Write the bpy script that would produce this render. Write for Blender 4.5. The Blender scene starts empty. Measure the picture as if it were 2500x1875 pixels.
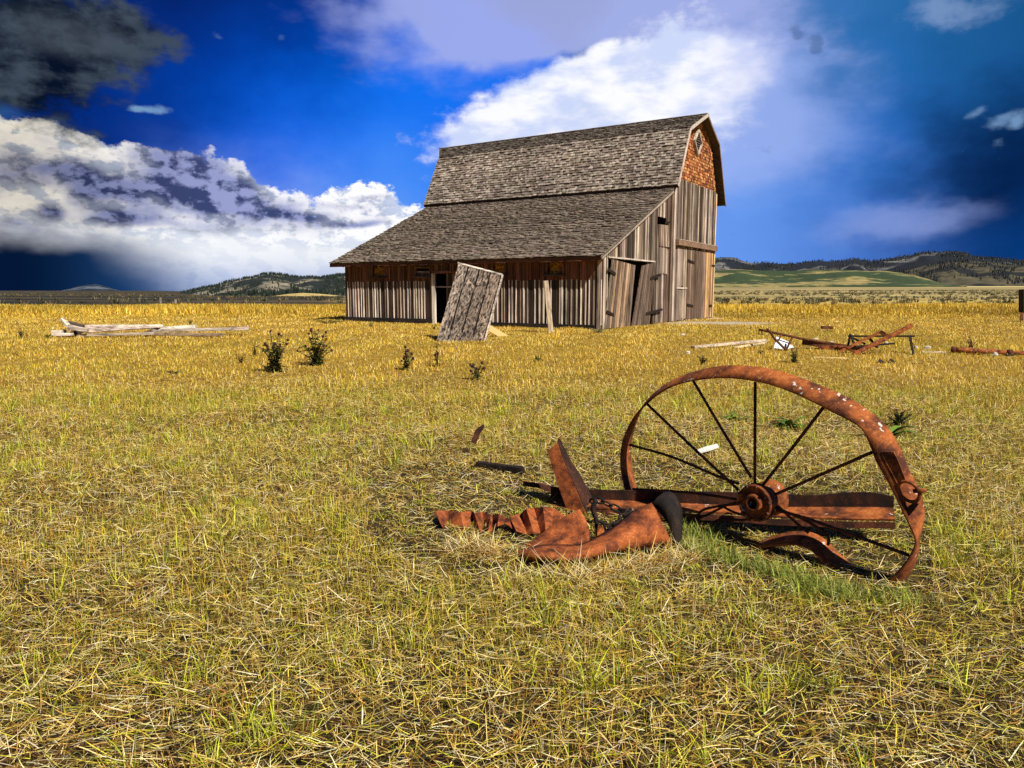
import bpy, bmesh, math, random
import numpy as np
from mathutils import Vector, Matrix
random.seed(7); rng = np.random.default_rng(7)
SC = bpy.context.scene; COL = SC.collection
R = math.radians

# ------------------------------------------------------------------ camera
F_PX, HOR = 1786.343, 709.445            # focal length and horizon row, in 2500x1875 pixels
PITCH = math.atan((937.5 - HOR) / F_PX)
CAMZ = 1.4
cam = bpy.data.cameras.new('camera'); camo = bpy.data.objects.new('camera', cam); COL.objects.link(camo)
cam.sensor_width = 36; cam.lens = 36 * F_PX / 2500; cam.clip_start = 0.05; cam.clip_end = 30000
camo.location = (0, 0, CAMZ); camo.rotation_euler = (math.pi / 2 - PITCH, 0, 0)
SC.camera = camo

# ------------------------------------------------------------------ exposure
SC.view_settings.view_transform = 'Standard'; SC.view_settings.look = 'None'
SC.view_settings.exposure = 0.45; SC.view_settings.gamma = 1.0
SC.view_settings.use_curve_mapping = False
SC.cycles.max_bounces = 6; SC.cycles.diffuse_bounces = 2; SC.cycles.transmission_bounces = 2
SC.cycles.transparent_max_bounces = 4

# ------------------------------------------------------------------ sun
SUN_EL = R(46)
SUN_AZ = (0.655, -0.755)                   # horizontal direction towards the sun (behind the camera, right)
_n = math.hypot(*SUN_AZ); sx, sy = SUN_AZ[0] / _n, SUN_AZ[1] / _n
SUN = Vector((sx * math.cos(SUN_EL), sy * math.cos(SUN_EL), math.sin(SUN_EL)))
sl = bpy.data.lights.new('sun', 'SUN'); sl.energy = 5.0; sl.angle = R(0.53); sl.color = (1.0, 0.93, 0.80)
so = bpy.data.objects.new('sun', sl); COL.objects.link(so); so.location = SUN * 50
so.rotation_euler = SUN.to_track_quat('Z', 'Y').to_euler()

# ------------------------------------------------------------------ node expressions
class X:
    """a float socket with arithmetic that adds Math nodes"""
    def __init__(s, nt, o): s.nt, s.o = nt, o
    def _m(s, op, b=None, c=None, clamp=False):
        n = s.nt.nodes.new('ShaderNodeMath'); n.operation = op; n.use_clamp = clamp
        for i, v in enumerate((s, b, c)):
            if v is None: continue
            if isinstance(v, X): s.nt.links.new(v.o, n.inputs[i])
            else: n.inputs[i].default_value = v
        return X(s.nt, n.outputs[0])
    def __add__(s, b): return s._m('ADD', b)
    __radd__ = __add__
    def __sub__(s, b): return s._m('SUBTRACT', b)
    def __rsub__(s, b): return (s * -1.0) + b
    def __mul__(s, b): return s._m('MULTIPLY', b)
    __rmul__ = __mul__
    def __truediv__(s, b): return s._m('DIVIDE', b)
    def clamp(s): return s._m('MULTIPLY', 1.0, clamp=True)
    def max(s, b): return s._m('MAXIMUM', b)
    def pow(s, b): return s._m('POWER', b)
    def exp(s): return s._m('EXPONENT')
    def smooth(s, a, b, lo=0.0, hi=1.0):
        n = s.nt.nodes.new('ShaderNodeMapRange'); n.interpolation_type = 'SMOOTHSTEP'
        s.nt.links.new(s.o, n.inputs[0])
        for i, v in enumerate((a, b, lo, hi)): n.inputs[i + 1].default_value = v
        return X(s.nt, n.outputs[0])
def link(nt, v, sock):
    if isinstance(v, X): nt.links.new(v.o, sock)
    elif isinstance(v, bpy.types.NodeSocket): nt.links.new(v, sock)
    elif isinstance(v, (tuple, list)): sock.default_value = (*v, 1.0) if len(v) == 3 and sock.type == 'RGBA' else v
    else: sock.default_value = v
def mixc(nt, f, a, b, mode='MIX'):
    n = nt.nodes.new('ShaderNodeMix'); n.data_type = 'RGBA'; n.blend_type = mode
    link(nt, f, n.inputs[0]); link(nt, a, n.inputs[6]); link(nt, b, n.inputs[7])
    return n.outputs[2]
def noise(nt, vec, scale=1.0, detail=4.0, rough=0.5, out=0, dist=0.0):
    n = nt.nodes.new('ShaderNodeTexNoise'); n.inputs['Scale'].default_value = scale
    n.inputs['Detail'].default_value = detail; n.inputs['Roughness'].default_value = rough
    n.inputs['Distortion'].default_value = dist
    if vec is not None: nt.links.new(vec, n.inputs['Vector'])
    return X(nt, n.outputs[0])
def comb(nt, x, y, z=0.0):
    n = nt.nodes.new('ShaderNodeCombineXYZ')
    for i, v in enumerate((x, y, z)): link(nt, v, n.inputs[i])
    return n.outputs[0]
def sep(nt, vec):
    n = nt.nodes.new('ShaderNodeSeparateXYZ'); nt.links.new(vec, n.inputs[0])
    return [X(nt, o) for o in n.outputs]
def vmap(nt, vec, scale=(1, 1, 1), loc=(0, 0, 0)):
    n = nt.nodes.new('ShaderNodeMapping'); nt.links.new(vec, n.inputs[0])
    n.inputs['Scale'].default_value = scale; n.inputs['Location'].default_value = loc
    return n.outputs[0]

# ------------------------------------------------------------------ photo directions
def ray(x, y):
    u = (x - 1250) / F_PX; v = (937.5 - y) / F_PX
    return Vector((u, math.cos(PITCH) + v * math.sin(PITCH), v * math.cos(PITCH) - math.sin(PITCH)))
def azel(x, y):
    d = ray(x, y).normalized()
    return math.degrees(math.atan2(d.x, d.y)), math.degrees(math.asin(d.z))
def atY(x, y, Y):
    r = ray(x, y); return Vector((0, 0, CAMZ)) + r * (Y / r.y)
def atZ(x, y, z=0.0):
    r = ray(x, y); return Vector((0, 0, CAMZ)) + r * ((z - CAMZ) / r.z)

# ------------------------------------------------------------------ sky
W = bpy.data.worlds.new('World'); SC.world = W; W.use_nodes = True; W.cycles.sampling_method = 'NONE'
def build_sky():
    nt = W.node_tree; nt.nodes.clear()
    tc = nt.nodes.new('ShaderNodeTexCoord'); x, y, z = sep(nt, tc.outputs['Generated'])
    az = x._m('ARCTAN2', y) * 57.2958
    el = z._m('ARCSINE') * 57.2958
    sky = nt.nodes.new('ShaderNodeTexSky'); sky.sky_type = 'NISHITA'; sky.sun_disc = False
    sky.sun_elevation = SUN_EL; sky.sun_rotation = math.atan2(sx, sy)
    sky.air_density = 1.0; sky.dust_density = 0.3; sky.ozone_density = 3.0
    # warped coordinates give every cloud edge its billows
    p = comb(nt, az, el * 1.5)
    w1 = noise(nt, p, 0.16, 4, 0.58) - 0.5
    w2 = noise(nt, vmap(nt, p, loc=(37, 11, 5)), 0.16, 4, 0.58) - 0.5
    def blob(px, py, rx, ry, rot=0.0, warp=0.0, sharp=None):
        """soft ellipse on the sky dome; size in degrees*~31 units of the photo"""
        a0, e0 = azel(px, py)
        k = 31.0 * (1 + math.tan(R(a0)) ** 2) ** 1.0
        ra, re = rx / k, ry / 31.0
        da = az - a0; de = el - e0
        if warp: da = da + w1 * warp; de = de + w2 * warp
        c, s = math.cos(R(rot)), math.sin(R(rot))
        u = (da * c + de * s) / ra; v = (de * c - da * s) / re
        q = u * u + v * v
        return (q * -1.0).exp() if sharp is None else q.smooth(1 + sharp, 1 - sharp)
    # ---- clear and stormy air: broad colour regions
    pts = [(550, 20, 9, (.002, .010, .085)), (330, 250, 7, (.000, .022, .20)), (600, 190, 7, (.0, .055, .46)),
           (880, 300, 8, (.002, .160, .90)), (1060, 170, 7, (.0, .16, .86)), (760, 60, 7, (.0, .030, .26)), (680, 340, 7, (.0, .14, .86)),
           (930, 420, 6, (.08, .30, .92)), (1180, 260, 6, (.01, .16, .85)),
           (1850, 560, 9, (.14, .33, .86)), (1850, 680, 8, (.13, .31, .84)), (2080, 640, 7, (.05, .14, .52)),
           (2380, 620, 9, (.0, .04, .20)), (2100, 90, 9, (.02, .16, .42)), (2380, 90, 9, (.006, .075, .22)),
           (2440, 390, 8, (.0, .012, .07)), (2080, 330, 9, (.02, .16, .62)), (1750, 60, 9, (.13, .26, .66)),
           (60, 690, 8, (.0, .012, .07)), (420, 680, 7, (.10, .20, .48)), (680, 640, 8, (.55, .60, .78)), (240, 650, 7, (.0, .03, .15))]
    acc = None; wsum = None
    for px, py, sg, col in pts:
        a0, e0 = azel(px, py); da = (az - a0) / sg + w1 * 0.9; de = (el - e0) / (sg * .8) + w2 * 0.9
        w = ((da * da + de * de) * -1.6).exp()
        wsum = w if wsum is None else wsum + w
        n = nt.nodes.new('ShaderNodeVectorMath'); n.operation = 'SCALE'
        n.inputs[0].default_value = [v for v in col]; nt.links.new(w.o, n.inputs[3])
        if acc is None: acc = n.outputs[0]
        else:
            m = nt.nodes.new('ShaderNodeVectorMath'); m.operation = 'ADD'
            nt.links.new(acc, m.inputs[0]); nt.links.new(n.outputs[0], m.inputs[1]); acc = m.outputs[0]
    m = nt.nodes.new('ShaderNodeVectorMath'); m.operation = 'SCALE'
    nt.links.new(acc, m.inputs[0]); nt.links.new((1.0 / 1.0 * (wsum.max(0.02)._m('POWER', -1.0))).o, m.inputs[3])
    near = wsum.smooth(0.02, 0.35)
    nish = mixc(nt, 1.0, sky.outputs[0], (.010, .020, .038), 'MULTIPLY')
    base = mixc(nt, near, nish, m.outputs[0])
    # ---- cirrus veil, top centre
    fine = noise(nt, p, 0.50, 6, 0.62)
    soft = noise(nt, comb(nt, az, el * 2.2, 3.0), 0.22, 4, 0.55)
    veil = (blob(1120, 60, 300, 120, 0, 4) + blob(1450, 20, 330, 90, 0, 4) + blob(1300, 30, 260, 110, 0, 4) + blob(1750, 90, 260, 130, 0, 5)
            - blob(1000, 95, 60, 40, 0, 3) * .5 - blob(1480, 120, 200, 32, 8, 3) * .8)
    base = mixc(nt, (veil + (soft - .5) * 1.0).smooth(.25, 1.15, 0, .78), base, (.40, .45, .80))
    # ---- pale glow round the bright plume
    base = mixc(nt, ((blob(1840, 230, 240, 150, -20, 5) + blob(1650, 380, 280, 110, 0, 4)) + (soft - .5) * .6).smooth(.15, 1.1, 0, .72), base, (.36, .47, .88))
    # ---- storm on the right
    base = mixc(nt, (blob(2450, 390, 260, 170, 10, 6) + (soft - .5) * .5).smooth(.2, 1.3, 0, .9), base, (.001, .008, .045))
    base = mixc(nt, (blob(2180, 545, 260, 55, 6, 4) + (soft - .5) * .7).smooth(.3, 1.1, 0, .62), base, (.27, .36, .72))
    base = mixc(nt, (blob(2330, 20, 170, 40, -6, 5) + (fine - .5) * 1.2).smooth(.35, 1.1, 0, .5), base, (.30, .42, .68))
    # ---- bright plume rising behind the barn: crisp billows above, rain veils below
    pl = (blob(1330, 280, 230, 80, 20, 4.5) * 1.05 + blob(1560, 200, 250, 75, 18, 5) * 1.05 + blob(1760, 170, 260, 95, 6, 5) + blob(1200, 345, 120, 80, 16, 4) * 1.0 + blob(1560, 330, 330, 110, 8, 4) * .9)
    pa = (pl + (fine - .5) * 1.15 + (soft - .5) * .7) * az.smooth(24.0, 13.0, .15, 1.0)
    pcol = mixc(nt, soft.smooth(.36, .62), (.60, .68, .93), (.97, .97, 1.0))
    pcol = mixc(nt, az.smooth(12.0, 22.0), pcol, (.55, .60, .90))
    base = mixc(nt, pa.smooth(.35, 1.05, 0, .97), base, pcol)
    wisp = (blob(1960, 75, 45, 22, -28, 3) + blob(2010, 110, 25, 18, -40, 3) + (fine - .5) * 1.4).smooth(.55, .95, 0, .6)
    base = mixc(nt, wisp, base, (.07, .14, .34))
    # ---- cumulus bank on the left: its top follows a skyline, below it all is cloud down to the plain
    top = [(0, 285), (110, 300), (200, 318), (290, 342), (400, 362), (510, 366), (560, 398), (640, 438), (700, 468), (765, 508), (795, 480),
           (830, 452), (900, 446), (960, 456), (990, 492), (1060, 498), (1180, 540), (1400, 690), (1700, 760), (2500, 860)]
    fc = nt.nodes.new('ShaderNodeFloatCurve'); nt.links.new(((az + 90.0) / 180.0).o, fc.inputs[1])
    cv = fc.mapping.curves[0]; k = 0
    def pt(a, e):
        return ((a + 90) / 180, (e + 20) / 60)
    tp = [(-89.9, 6), (-45, 13.0)] + [azel(*q) for q in top] + [(89.9, -12)]
    tp = [(a, min(e, 15)) for a, e in tp]
    cv.points[0].location = pt(*tp[0]); cv.points[-1].location = pt(*tp[-1])
    for q in tp[1:-1]: cv.points.new(*pt(*q))
    for q in cv.points: q.handle_type = 'VECTOR'
    fc.mapping.update()
    topel = X(nt, fc.outputs[0]) * 60.0 - 20.0
    puff = noise(nt, p, 0.42, 7, 0.60)
    puff2 = noise(nt, comb(nt, az - 0.5, el * 1.5 - 0.75), 0.42, 7, 0.60)    # the same field a step towards the light
    d = topel - el + (puff - .5) * 4.2 + w1 * 1.2
    left = az.smooth(4.0, -6.0)
    bank = d.smooth(-.12, .32) * left
    bil = ((puff - puff2) * 5.5 + .55).clamp()
    streak = noise(nt, comb(nt, az * .8, el * 3.2, 7.0), 0.33, 5, 0.60)
    dark = (blob(230, 435, 330, 42, -4, 4.5) + blob(470, 400, 150, 46, -20, 4) * 1.0 + blob(560, 490, 230, 34, -6, 4) * .85 + blob(720, 525, 120, 16, 0, 3) * .6
            + blob(120, 520, 40, 22, 0, 4) * .9 + blob(290, 525, 60, 18, 0, 3) * .9 + blob(15, 560, 50, 40, 0, 3)
            + blob(470, 545, 240, 20, -2, 4) * .75 + blob(150, 590, 220, 26, 0, 4) * .8 + blob(870, 548, 75, 9, 0, 2) * .85 + blob(850, 500, 90, 10, 0, 2) * .4 + blob(905, 480, 60, 8, 0, 2) * .5)
    dk = (dark * 1.2 + (soft - .5) * 1.0 + (puff - .5) * 1.1).smooth(-.10, 1.30)
    lit = mixc(nt, bil.smooth(.05, .75), (.56, .63, .82), (1.12, 1.10, 1.08))
    warm = mixc(nt, az.smooth(-22, -34), (1, 1, 1), (.70, .66, .56))
    lit = mixc(nt, 1.0, lit, warm, 'MULTIPLY')
    shade = mixc(nt, bil.smooth(.1, .95), (.045, .062, .17), (.30, .34, .60))
    shade = mixc(nt, 1.0, shade, mixc(nt, az.smooth(-20, -35), (1, 1, 1), (.42, .42, .44)), 'MULTIPLY')
    bcol = mixc(nt, dk, lit, shade)
    # smooth pale sheet and rain near the horizon
    sheet = (el + (streak - .5) * 2.2).smooth(5.2, 2.6)
    bcol = mixc(nt, sheet * .85, bcol, mixc(nt, el.smooth(.3, 3.0), (.38, .47, .72), (.82, .85, .90)))
    rain = (az + el * .9 + w1 * 3).smooth(-19.5, -28.0) * (el + w2 * 2.0).smooth(4.6, 2.2)
    bcol = mixc(nt, rain, bcol, mixc(nt, az.smooth(-20, -34), (.02, .09, .27), (.001, .008, .035)))
    base = mixc(nt, bank, base, bcol)
    # ---- heavy cloud in the top left corner
    tl = (blob(150, 85, 240, 95, -8, 5) * 1.25 + blob(60, 205, 190, 90, -20, 6) * 1.0 + blob(330, 110, 90, 50, 0, 4) * .6)
    ta = (tl + (soft - .5) * 1.2 + (fine - .5) * 1.5).smooth(.30, 1.0)
    tcol = mixc(nt, (soft + (fine - .5) * .7 + (bil - .5) * .10).smooth(.32, .72), (.002, .005, .012), (.050, .070, .095))
    tcol = mixc(nt, (blob(190, 95, 200, 45, -8, 4)).smooth(.2, 1.2, 0, .5), tcol, (.075, .090, .11))
    base = mixc(nt, ta * .96, base, tcol)
    bits = (blob(390, 262, 38, 13, 8, 2) + blob(345, 268, 30, 7, 5, 2) + blob(530, 90, 26, 9, -25, 2) * .5 + blob(680, 88, 20, 8, 20, 2) * .6)
    base = mixc(nt, (bits + (fine - .5) * 1.7).smooth(.35, 1.25, 0, .75), base, (.22, .40, .62))
    bits = (blob(2392, 268, 30, 13, 20, 2) + blob(2455, 288, 52, 18, 12, 3) + blob(2490, 300, 20, 14, 0, 2) + blob(2430, 350, 36, 13, 12, 2) * .55 + blob(2350, 373, 12, 5, 0, 1) * .7)
    base = mixc(nt, (bits + (fine - .5) * 1.7).smooth(.35, 1.25, 0, .75), base, (.20, .36, .60))
    # ---- out: strength 0.1, so the colours above are lifted by ten
    fin = nt.nodes.new('ShaderNodeVectorMath'); fin.operation = 'SCALE'; nt.links.new(base, fin.inputs[0]); fin.inputs[3].default_value = 7.6
    bg = nt.nodes.new('ShaderNodeBackground'); bg.inputs[1].default_value = 0.1
    nt.links.new(fin.outputs[0], bg.inputs[0])
    out = nt.nodes.new('ShaderNodeOutputWorld'); nt.links.new(bg.outputs[0], out.inputs[0])
build_sky()

# ------------------------------------------------------------------ mesh helpers
def new_obj(name, me, mat=None, parent=None):
    o = bpy.data.objects.new(name, me); COL.objects.link(o)
    if mat is not None and me is not None: me.materials.append(mat)
    if parent is not None: o.parent = parent
    return o
def tag(o, label=None, cat=None, group=None, kind=None):
    if label: o['label'] = label
    if cat: o['category'] = cat
    if group: o['group'] = group
    if kind: o['kind'] = kind
    return o
def empty(name, loc=(0, 0, 0), rz=0.0):
    o = bpy.data.objects.new(name, None); COL.objects.link(o); o.empty_display_size = .2
    o.location = loc; o.rotation_euler = (0, 0, rz); return o
def mesh_np(name, V, loops, starts, cols=None, smooth=False):
    me = bpy.data.meshes.new(name)
    me.vertices.add(len(V)); me.vertices.foreach_set('co', np.asarray(V, np.float32).ravel())
    me.loops.add(len(loops)); me.loops.foreach_set('vertex_index', np.asarray(loops, np.int32))
    me.polygons.add(len(starts)); me.polygons.foreach_set('loop_start', np.asarray(starts, np.int32))
    me.polygons.foreach_set('use_smooth', np.full(len(starts), bool(smooth)))
    me.update(calc_edges=True)
    if cols is not None:
        a = me.color_attributes.new('col', 'FLOAT_COLOR', 'POINT')
        c = np.ones((len(V), 4), np.float32); c[:, :3] = cols; a.data.foreach_set('color', c.ravel())
    return me
class MB:
    """collects boxes, tubes and sheets and builds them as one mesh"""
    def __init__(s): s.v, s.f, s.c = [], [], []
    def add(s, vs, fs, col=(.5, .5, .5)):
        n = len(s.v); s.v += [tuple(p) for p in vs]; s.f += [tuple(i + n for i in f) for f in fs]
        s.c += [col] * len(vs) if not isinstance(col, list) else col
    def hexa(s, p, col=(.5, .5, .5)):
        """eight corners: bottom ring 0-3, top ring 4-7"""
        s.add(p, [(3, 2, 1, 0), (4, 5, 6, 7), (0, 1, 5, 4), (1, 2, 6, 5), (2, 3, 7, 6), (3, 0, 4, 7)], col)
    def slab(s, o, u, v, w, col=(.5, .5, .5)):
        o, u, v, w = Vector(o), Vector(u), Vector(v), Vector(w)
        if u.cross(v).dot(w) < 0: u, v = v, u
        s.hexa([o, o + u, o + u + v, o + v, o + w, o + u + w, o + u + v + w, o + v + w], col)
    def box(s, a, b, col=(.5, .5, .5)):
        s.slab(a, (b[0] - a[0], 0, 0), (0, b[1] - a[1], 0), (0, 0, b[2] - a[2]), col)
    def bar(s, a, b, w, h, up=(0, 0, 1), col=(.5, .5, .5), w2=None, h2=None):
        a, b = Vector(a), Vector(b); d = (b - a).normalized(); side = d.cross(Vector(up))
        if side.length < 1e-4: side = d.cross(Vector((1, 0, 0)))
        side.normalize(); upv = side.cross(d).normalized()
        w2 = w if w2 is None else w2; h2 = h if h2 is None else h2
        p = []
        for c, ww, hh in ((a, w, h), (b, w2, h2)):
            p += [c - side * ww / 2 - upv * hh / 2, c + side * ww / 2 - upv * hh / 2, c + side * ww / 2 + upv * hh / 2, c - side * ww / 2 + upv * hh / 2]
        s.hexa(p, col)
    def tube(s, pts, r, n=8, col=(.5, .5, .5), closed=False, cap=True):
        pts = [Vector(p) for p in pts]; m = len(pts)
        rs = r if isinstance(r, (list, tuple)) else [r] * m
        vs, fs = [], []; ref = None
        for i, p in enumerate(pts):
            a = pts[(i - 1) % m] if (closed or i) else p; b = pts[(i + 1) % m] if (closed or i < m - 1) else p
            t = (b - a).normalized()
            if ref is None:
                ref = t.orthogonal().normalized()
            ref = (ref - t * ref.dot(t)).normalized(); bi = t.cross(ref)
            for k in range(n):
                an = 2 * math.pi * k / n
                vs.append(p + (ref * math.cos(an) + bi * math.sin(an)) * rs[i])
        for i in range(m if closed else m - 1):
            j = (i + 1) % m
            for k in range(n):
                k2 = (k + 1) % n; fs.append((i * n + k, i * n + k2, j * n + k2, j * n + k))
        if cap and not closed:
            fs.append(tuple(range(n - 1, -1, -1))); fs.append(tuple((m - 1) * n + k for k in range(n)))
        s.add(vs, fs, col)
    def sheet(s, rows, th, col=(.5, .5, .5)):
        """a grid of points (rows of equal length) given a thickness along its normals"""
        rows = [[Vector(p) for p in r] for r in rows]; m, n = len(rows), len(rows[0])
        nor = [[None] * n for _ in rows]
        for i in range(m):
            for j in range(n):
                du = rows[i][min(j + 1, n - 1)] - rows[i][max(j - 1, 0)]; dv = rows[min(i + 1, m - 1)][j] - rows[max(i - 1, 0)][j]
                q = du.cross(dv); nor[i][j] = q.normalized() if q.length > 1e-9 else Vector((0, 0, 1))
        top = [rows[i][j] + nor[i][j] * th / 2 for i in range(m) for j in range(n)]
        bot = [rows[i][j] - nor[i][j] * th / 2 for i in range(m) for j in range(n)]
        fs = []; N = m * n; I = lambda i, j: i * n + j
        for i in range(m - 1):
            for j in range(n - 1):
                fs.append((I(i, j), I(i, j + 1), I(i + 1, j + 1), I(i + 1, j)))
                fs.append((N + I(i, j), N + I(i + 1, j), N + I(i + 1, j + 1), N + I(i, j + 1)))
        ring = [I(0, j) for j in range(n)] + [I(i, n - 1) for i in range(1, m)] + [I(m - 1, j) for j in range(n - 2, -1, -1)] + [I(i, 0) for i in range(m - 2, 0, -1)]
        for a, b in zip(ring, ring[1:] + ring[:1]): fs.append((b, a, N + a, N + b))
        s.add(top + bot, fs, col)
    def lathe(s, o, ax, prof, n=24, col=(.5, .5, .5)):
        """profile of (distance along axis, radius)"""
        o, ax = Vector(o), Vector(ax).normalized(); r0 = ax.orthogonal().normalized(); r1 = ax.cross(r0)
        vs = [o + ax * d + (r0 * math.cos(2 * math.pi * k / n) + r1 * math.sin(2 * math.pi * k / n)) * r for d, r in prof for k in range(n)]
        fs = []
        for i in range(len(prof) - 1):
            for k in range(n):
                k2 = (k + 1) % n; fs.append((i * n + k, i * n + k2, (i + 1) * n + k2, (i + 1) * n + k))
        s.add(vs, fs, col)
    def build(s, name, mat, parent=None, smooth=False, bevel=0.0):
        V = np.array(s.v, np.float32); loops = [i for f in s.f for i in f]; st = np.cumsum([0] + [len(f) for f in s.f])[:-1]
        me = mesh_np(name, V, loops, st, np.array(s.c, np.float32), smooth)
        o = new_obj(name, me, mat, parent)
        if bevel:
            b = o.modifiers.new('bevel', 'BEVEL'); b.width = bevel; b.segments = 2; b.limit_method = 'ANGLE'
        return o
def jit(c, a=.15, b=.05):
    k = 1 + random.uniform(-a, a); return tuple(max(.004, v * k * (1 + random.uniform(-b, b))) for v in c)

# ------------------------------------------------------------------ materials
def material(name, rough=.9):
    m = bpy.data.materials.new(name); m.use_nodes = True; nt = m.node_tree
    b = nt.nodes['Principled BSDF']; b.inputs['Roughness'].default_value = rough
    b.inputs['Specular IOR Level'].default_value = .25
    return m, nt, b
def attr(nt): 
    n = nt.nodes.new('ShaderNodeAttribute'); n.attribute_name = 'col'; return n.outputs[0]
def obcoord(nt): return nt.nodes.new('ShaderNodeTexCoord').outputs['Object']
def bump(nt, b, h, strength=.5, dist=.01):
    n = nt.nodes.new('ShaderNodeBump'); n.inputs['Strength'].default_value = strength; n.inputs['Distance'].default_value = dist
    link(nt, h, n.inputs['Height']); nt.links.new(n.outputs[0], b.inputs['Normal'])
def grey(nt, v, lo, hi):
    n = nt.nodes.new('ShaderNodeMapRange'); n.inputs[3].default_value = lo; n.inputs[4].default_value = hi
    nt.links.new(v.o, n.inputs[0]); return comb(nt, X(nt, n.outputs[0]), X(nt, n.outputs[0]), X(nt, n.outputs[0]))
def wood(name, scale, lo=.25, hi=1.75, bs=.7, warmth=None, rot=(0, 0, 0)):
    """weathered timber: grain stretched along the board, knots and greyed streaks; colour per board in 'col'"""
    m, nt, b = material(name, .92); oc = obcoord(nt)
    mp = nt.nodes.new('ShaderNodeMapping'); nt.links.new(oc, mp.inputs[0]); mp.inputs['Rotation'].default_value = rot
    mp.inputs['Scale'].default_value = scale
    g = noise(nt, mp.outputs[0], 1.0, 6, .65, dist=.4)
    big = noise(nt, vmap(nt, oc, (1.3, 1.3, .8)), 1.0, 4, .6)
    k = (g.smooth(.30, .70) * .8 + big.smooth(.3, .7) * .3)
    colr = mixc(nt, 1.0, attr(nt), grey(nt, k, lo, hi), 'MULTIPLY')
    nt.links.new(colr, b.inputs['Base Color']); bump(nt, b, g, bs, .012)
    return m
def rust(name, base=(.34, .090, .022), dk=(.065, .020, .010), lt=(.50, .18, .045), spots=0.0, sc=9.0):
    m, nt, b = material(name, .85); oc = nt.nodes.new('ShaderNodeNewGeometry').outputs['Position']
    a = noise(nt, oc, sc, 8, .65); f = noise(nt, oc, sc * 7, 5, .7)
    c = mixc(nt, a.smooth(.34, .62), dk, base); c = mixc(nt, (f * .6 + a * .4).smooth(.50, .66), c, lt)
    if spots:
        s = noise(nt, vmap(nt, oc, (1, 1, 1), (4, 2, 9)), 42.0, 3, .5) + (noise(nt, oc, 6.0, 2, .5) - .5) * .6
        c = mixc(nt, s.smooth(.70, .74, 0, spots), c, (.62, .55, .48))
    nt.links.new(c, b.inputs['Base Color']); bump(nt, b, f * .6 + a * .6, .55, .006)
    return m
M_SIDE = wood('weathered_siding', (24, 24, .7), .10, 2.6)
M_SHAKE = wood('cedar_shake', (14, 14, 5), .35, 1.75, .4)
M_LUMBER = wood('grey_lumber', (1.5, 26, 26), .15, 2.1)
M_PANEL = wood('knotty_panel', (20, 20, 1.6), .22, 1.9)
M_RUST = rust('rusty_iron', spots=.9)
M_RUSTP = rust('rusty_plate', (.30, .074, .020), (.065, .018, .009), (.46, .15, .04), sc=12)
M_RUSTD = rust('dark_rust', (.12, .035, .016), (.030, .014, .010), (.25, .08, .03))
M_RUSTSH = rust('shaded_rust', (.045, .016, .009), (.014, .008, .006), (.10, .032, .014))  # shaded copy of the rust: shade painted on web and right flange
M_IRON = rust('black_iron', (.020, .013, .010), (.008, .006, .006), (.06, .03, .02), sc=14)
m, nt, b = material('plain_wood_tone', .9); nt.links.new(attr(nt), b.inputs['Base Color']); M_ATTR = m
def leafmat(name, trans=.3):
    m = bpy.data.materials.new(name); m.use_nodes = True; nt = m.node_tree; b = nt.nodes['Principled BSDF']
    a = attr(nt); b.inputs['Roughness'].default_value = .55; b.inputs['Specular IOR Level'].default_value = .3
    nt.links.new(a, b.inputs['Base Color'])
    t = nt.nodes.new('ShaderNodeBsdfTranslucent'); nt.links.new(a, t.inputs[0])
    mx = nt.nodes.new('ShaderNodeMixShader'); mx.inputs[0].default_value = trans
    nt.links.new(b.outputs[0], mx.inputs[1]); nt.links.new(t.outputs[0], mx.inputs[2])
    nt.links.new(mx.outputs[0], nt.nodes['Material Output'].inputs[0]); return m
M_GRASS = leafmat('grass_blades', .22); M_LEAF = leafmat('leaves', .25)

# ------------------------------------------------------------------ terrain
def sstep(a, b, x):
    t = np.clip((x - a) / (b - a), 0, 1); return t * t * (3 - 2 * t)
def tz(x, y):
    x = np.asarray(x, float); y = np.asarray(y, float); d = np.hypot(x, y); az = np.degrees(np.arctan2(x, np.maximum(y, 1e-3)))
    z = .10 * sstep(13, 23, y) * sstep(300, 60, d)
    z = z + (.018 * np.sin(x * 1.9 + y * .7) + .014 * np.sin(y * 2.6 - x * 1.1 + 2) + .02 * np.sin(x * .35 + 1) * np.sin(y * .4)) * sstep(90, 20, d)
    z = z + .05 * np.sin(x * .12 + y * .05) * sstep(20, 60, d) * sstep(600, 200, d)
    f = np.where(y > 0, 1.0, 0.0)
    z = z + np.maximum(d - 150, 0) * .0062 * sstep(4, 15, az) * f * sstep(9000, 3000, d)
    z = z - np.clip(d - 150, 0, 2600) * .0066 * sstep(-27, -21, az) * sstep(6, -3, az) * f
    return z
def tz1(x, y): return float(tz(x, y))
def onground(px, py):
    """the spot of the terrain seen at a pixel of the photo"""
    z = 0.0
    for _ in range(6):
        p = atZ(px, py, z); z = tz1(p.x, p.y)
    return Vector((p.x, p.y, z))
WORN = onground(1760, 790)
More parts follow.
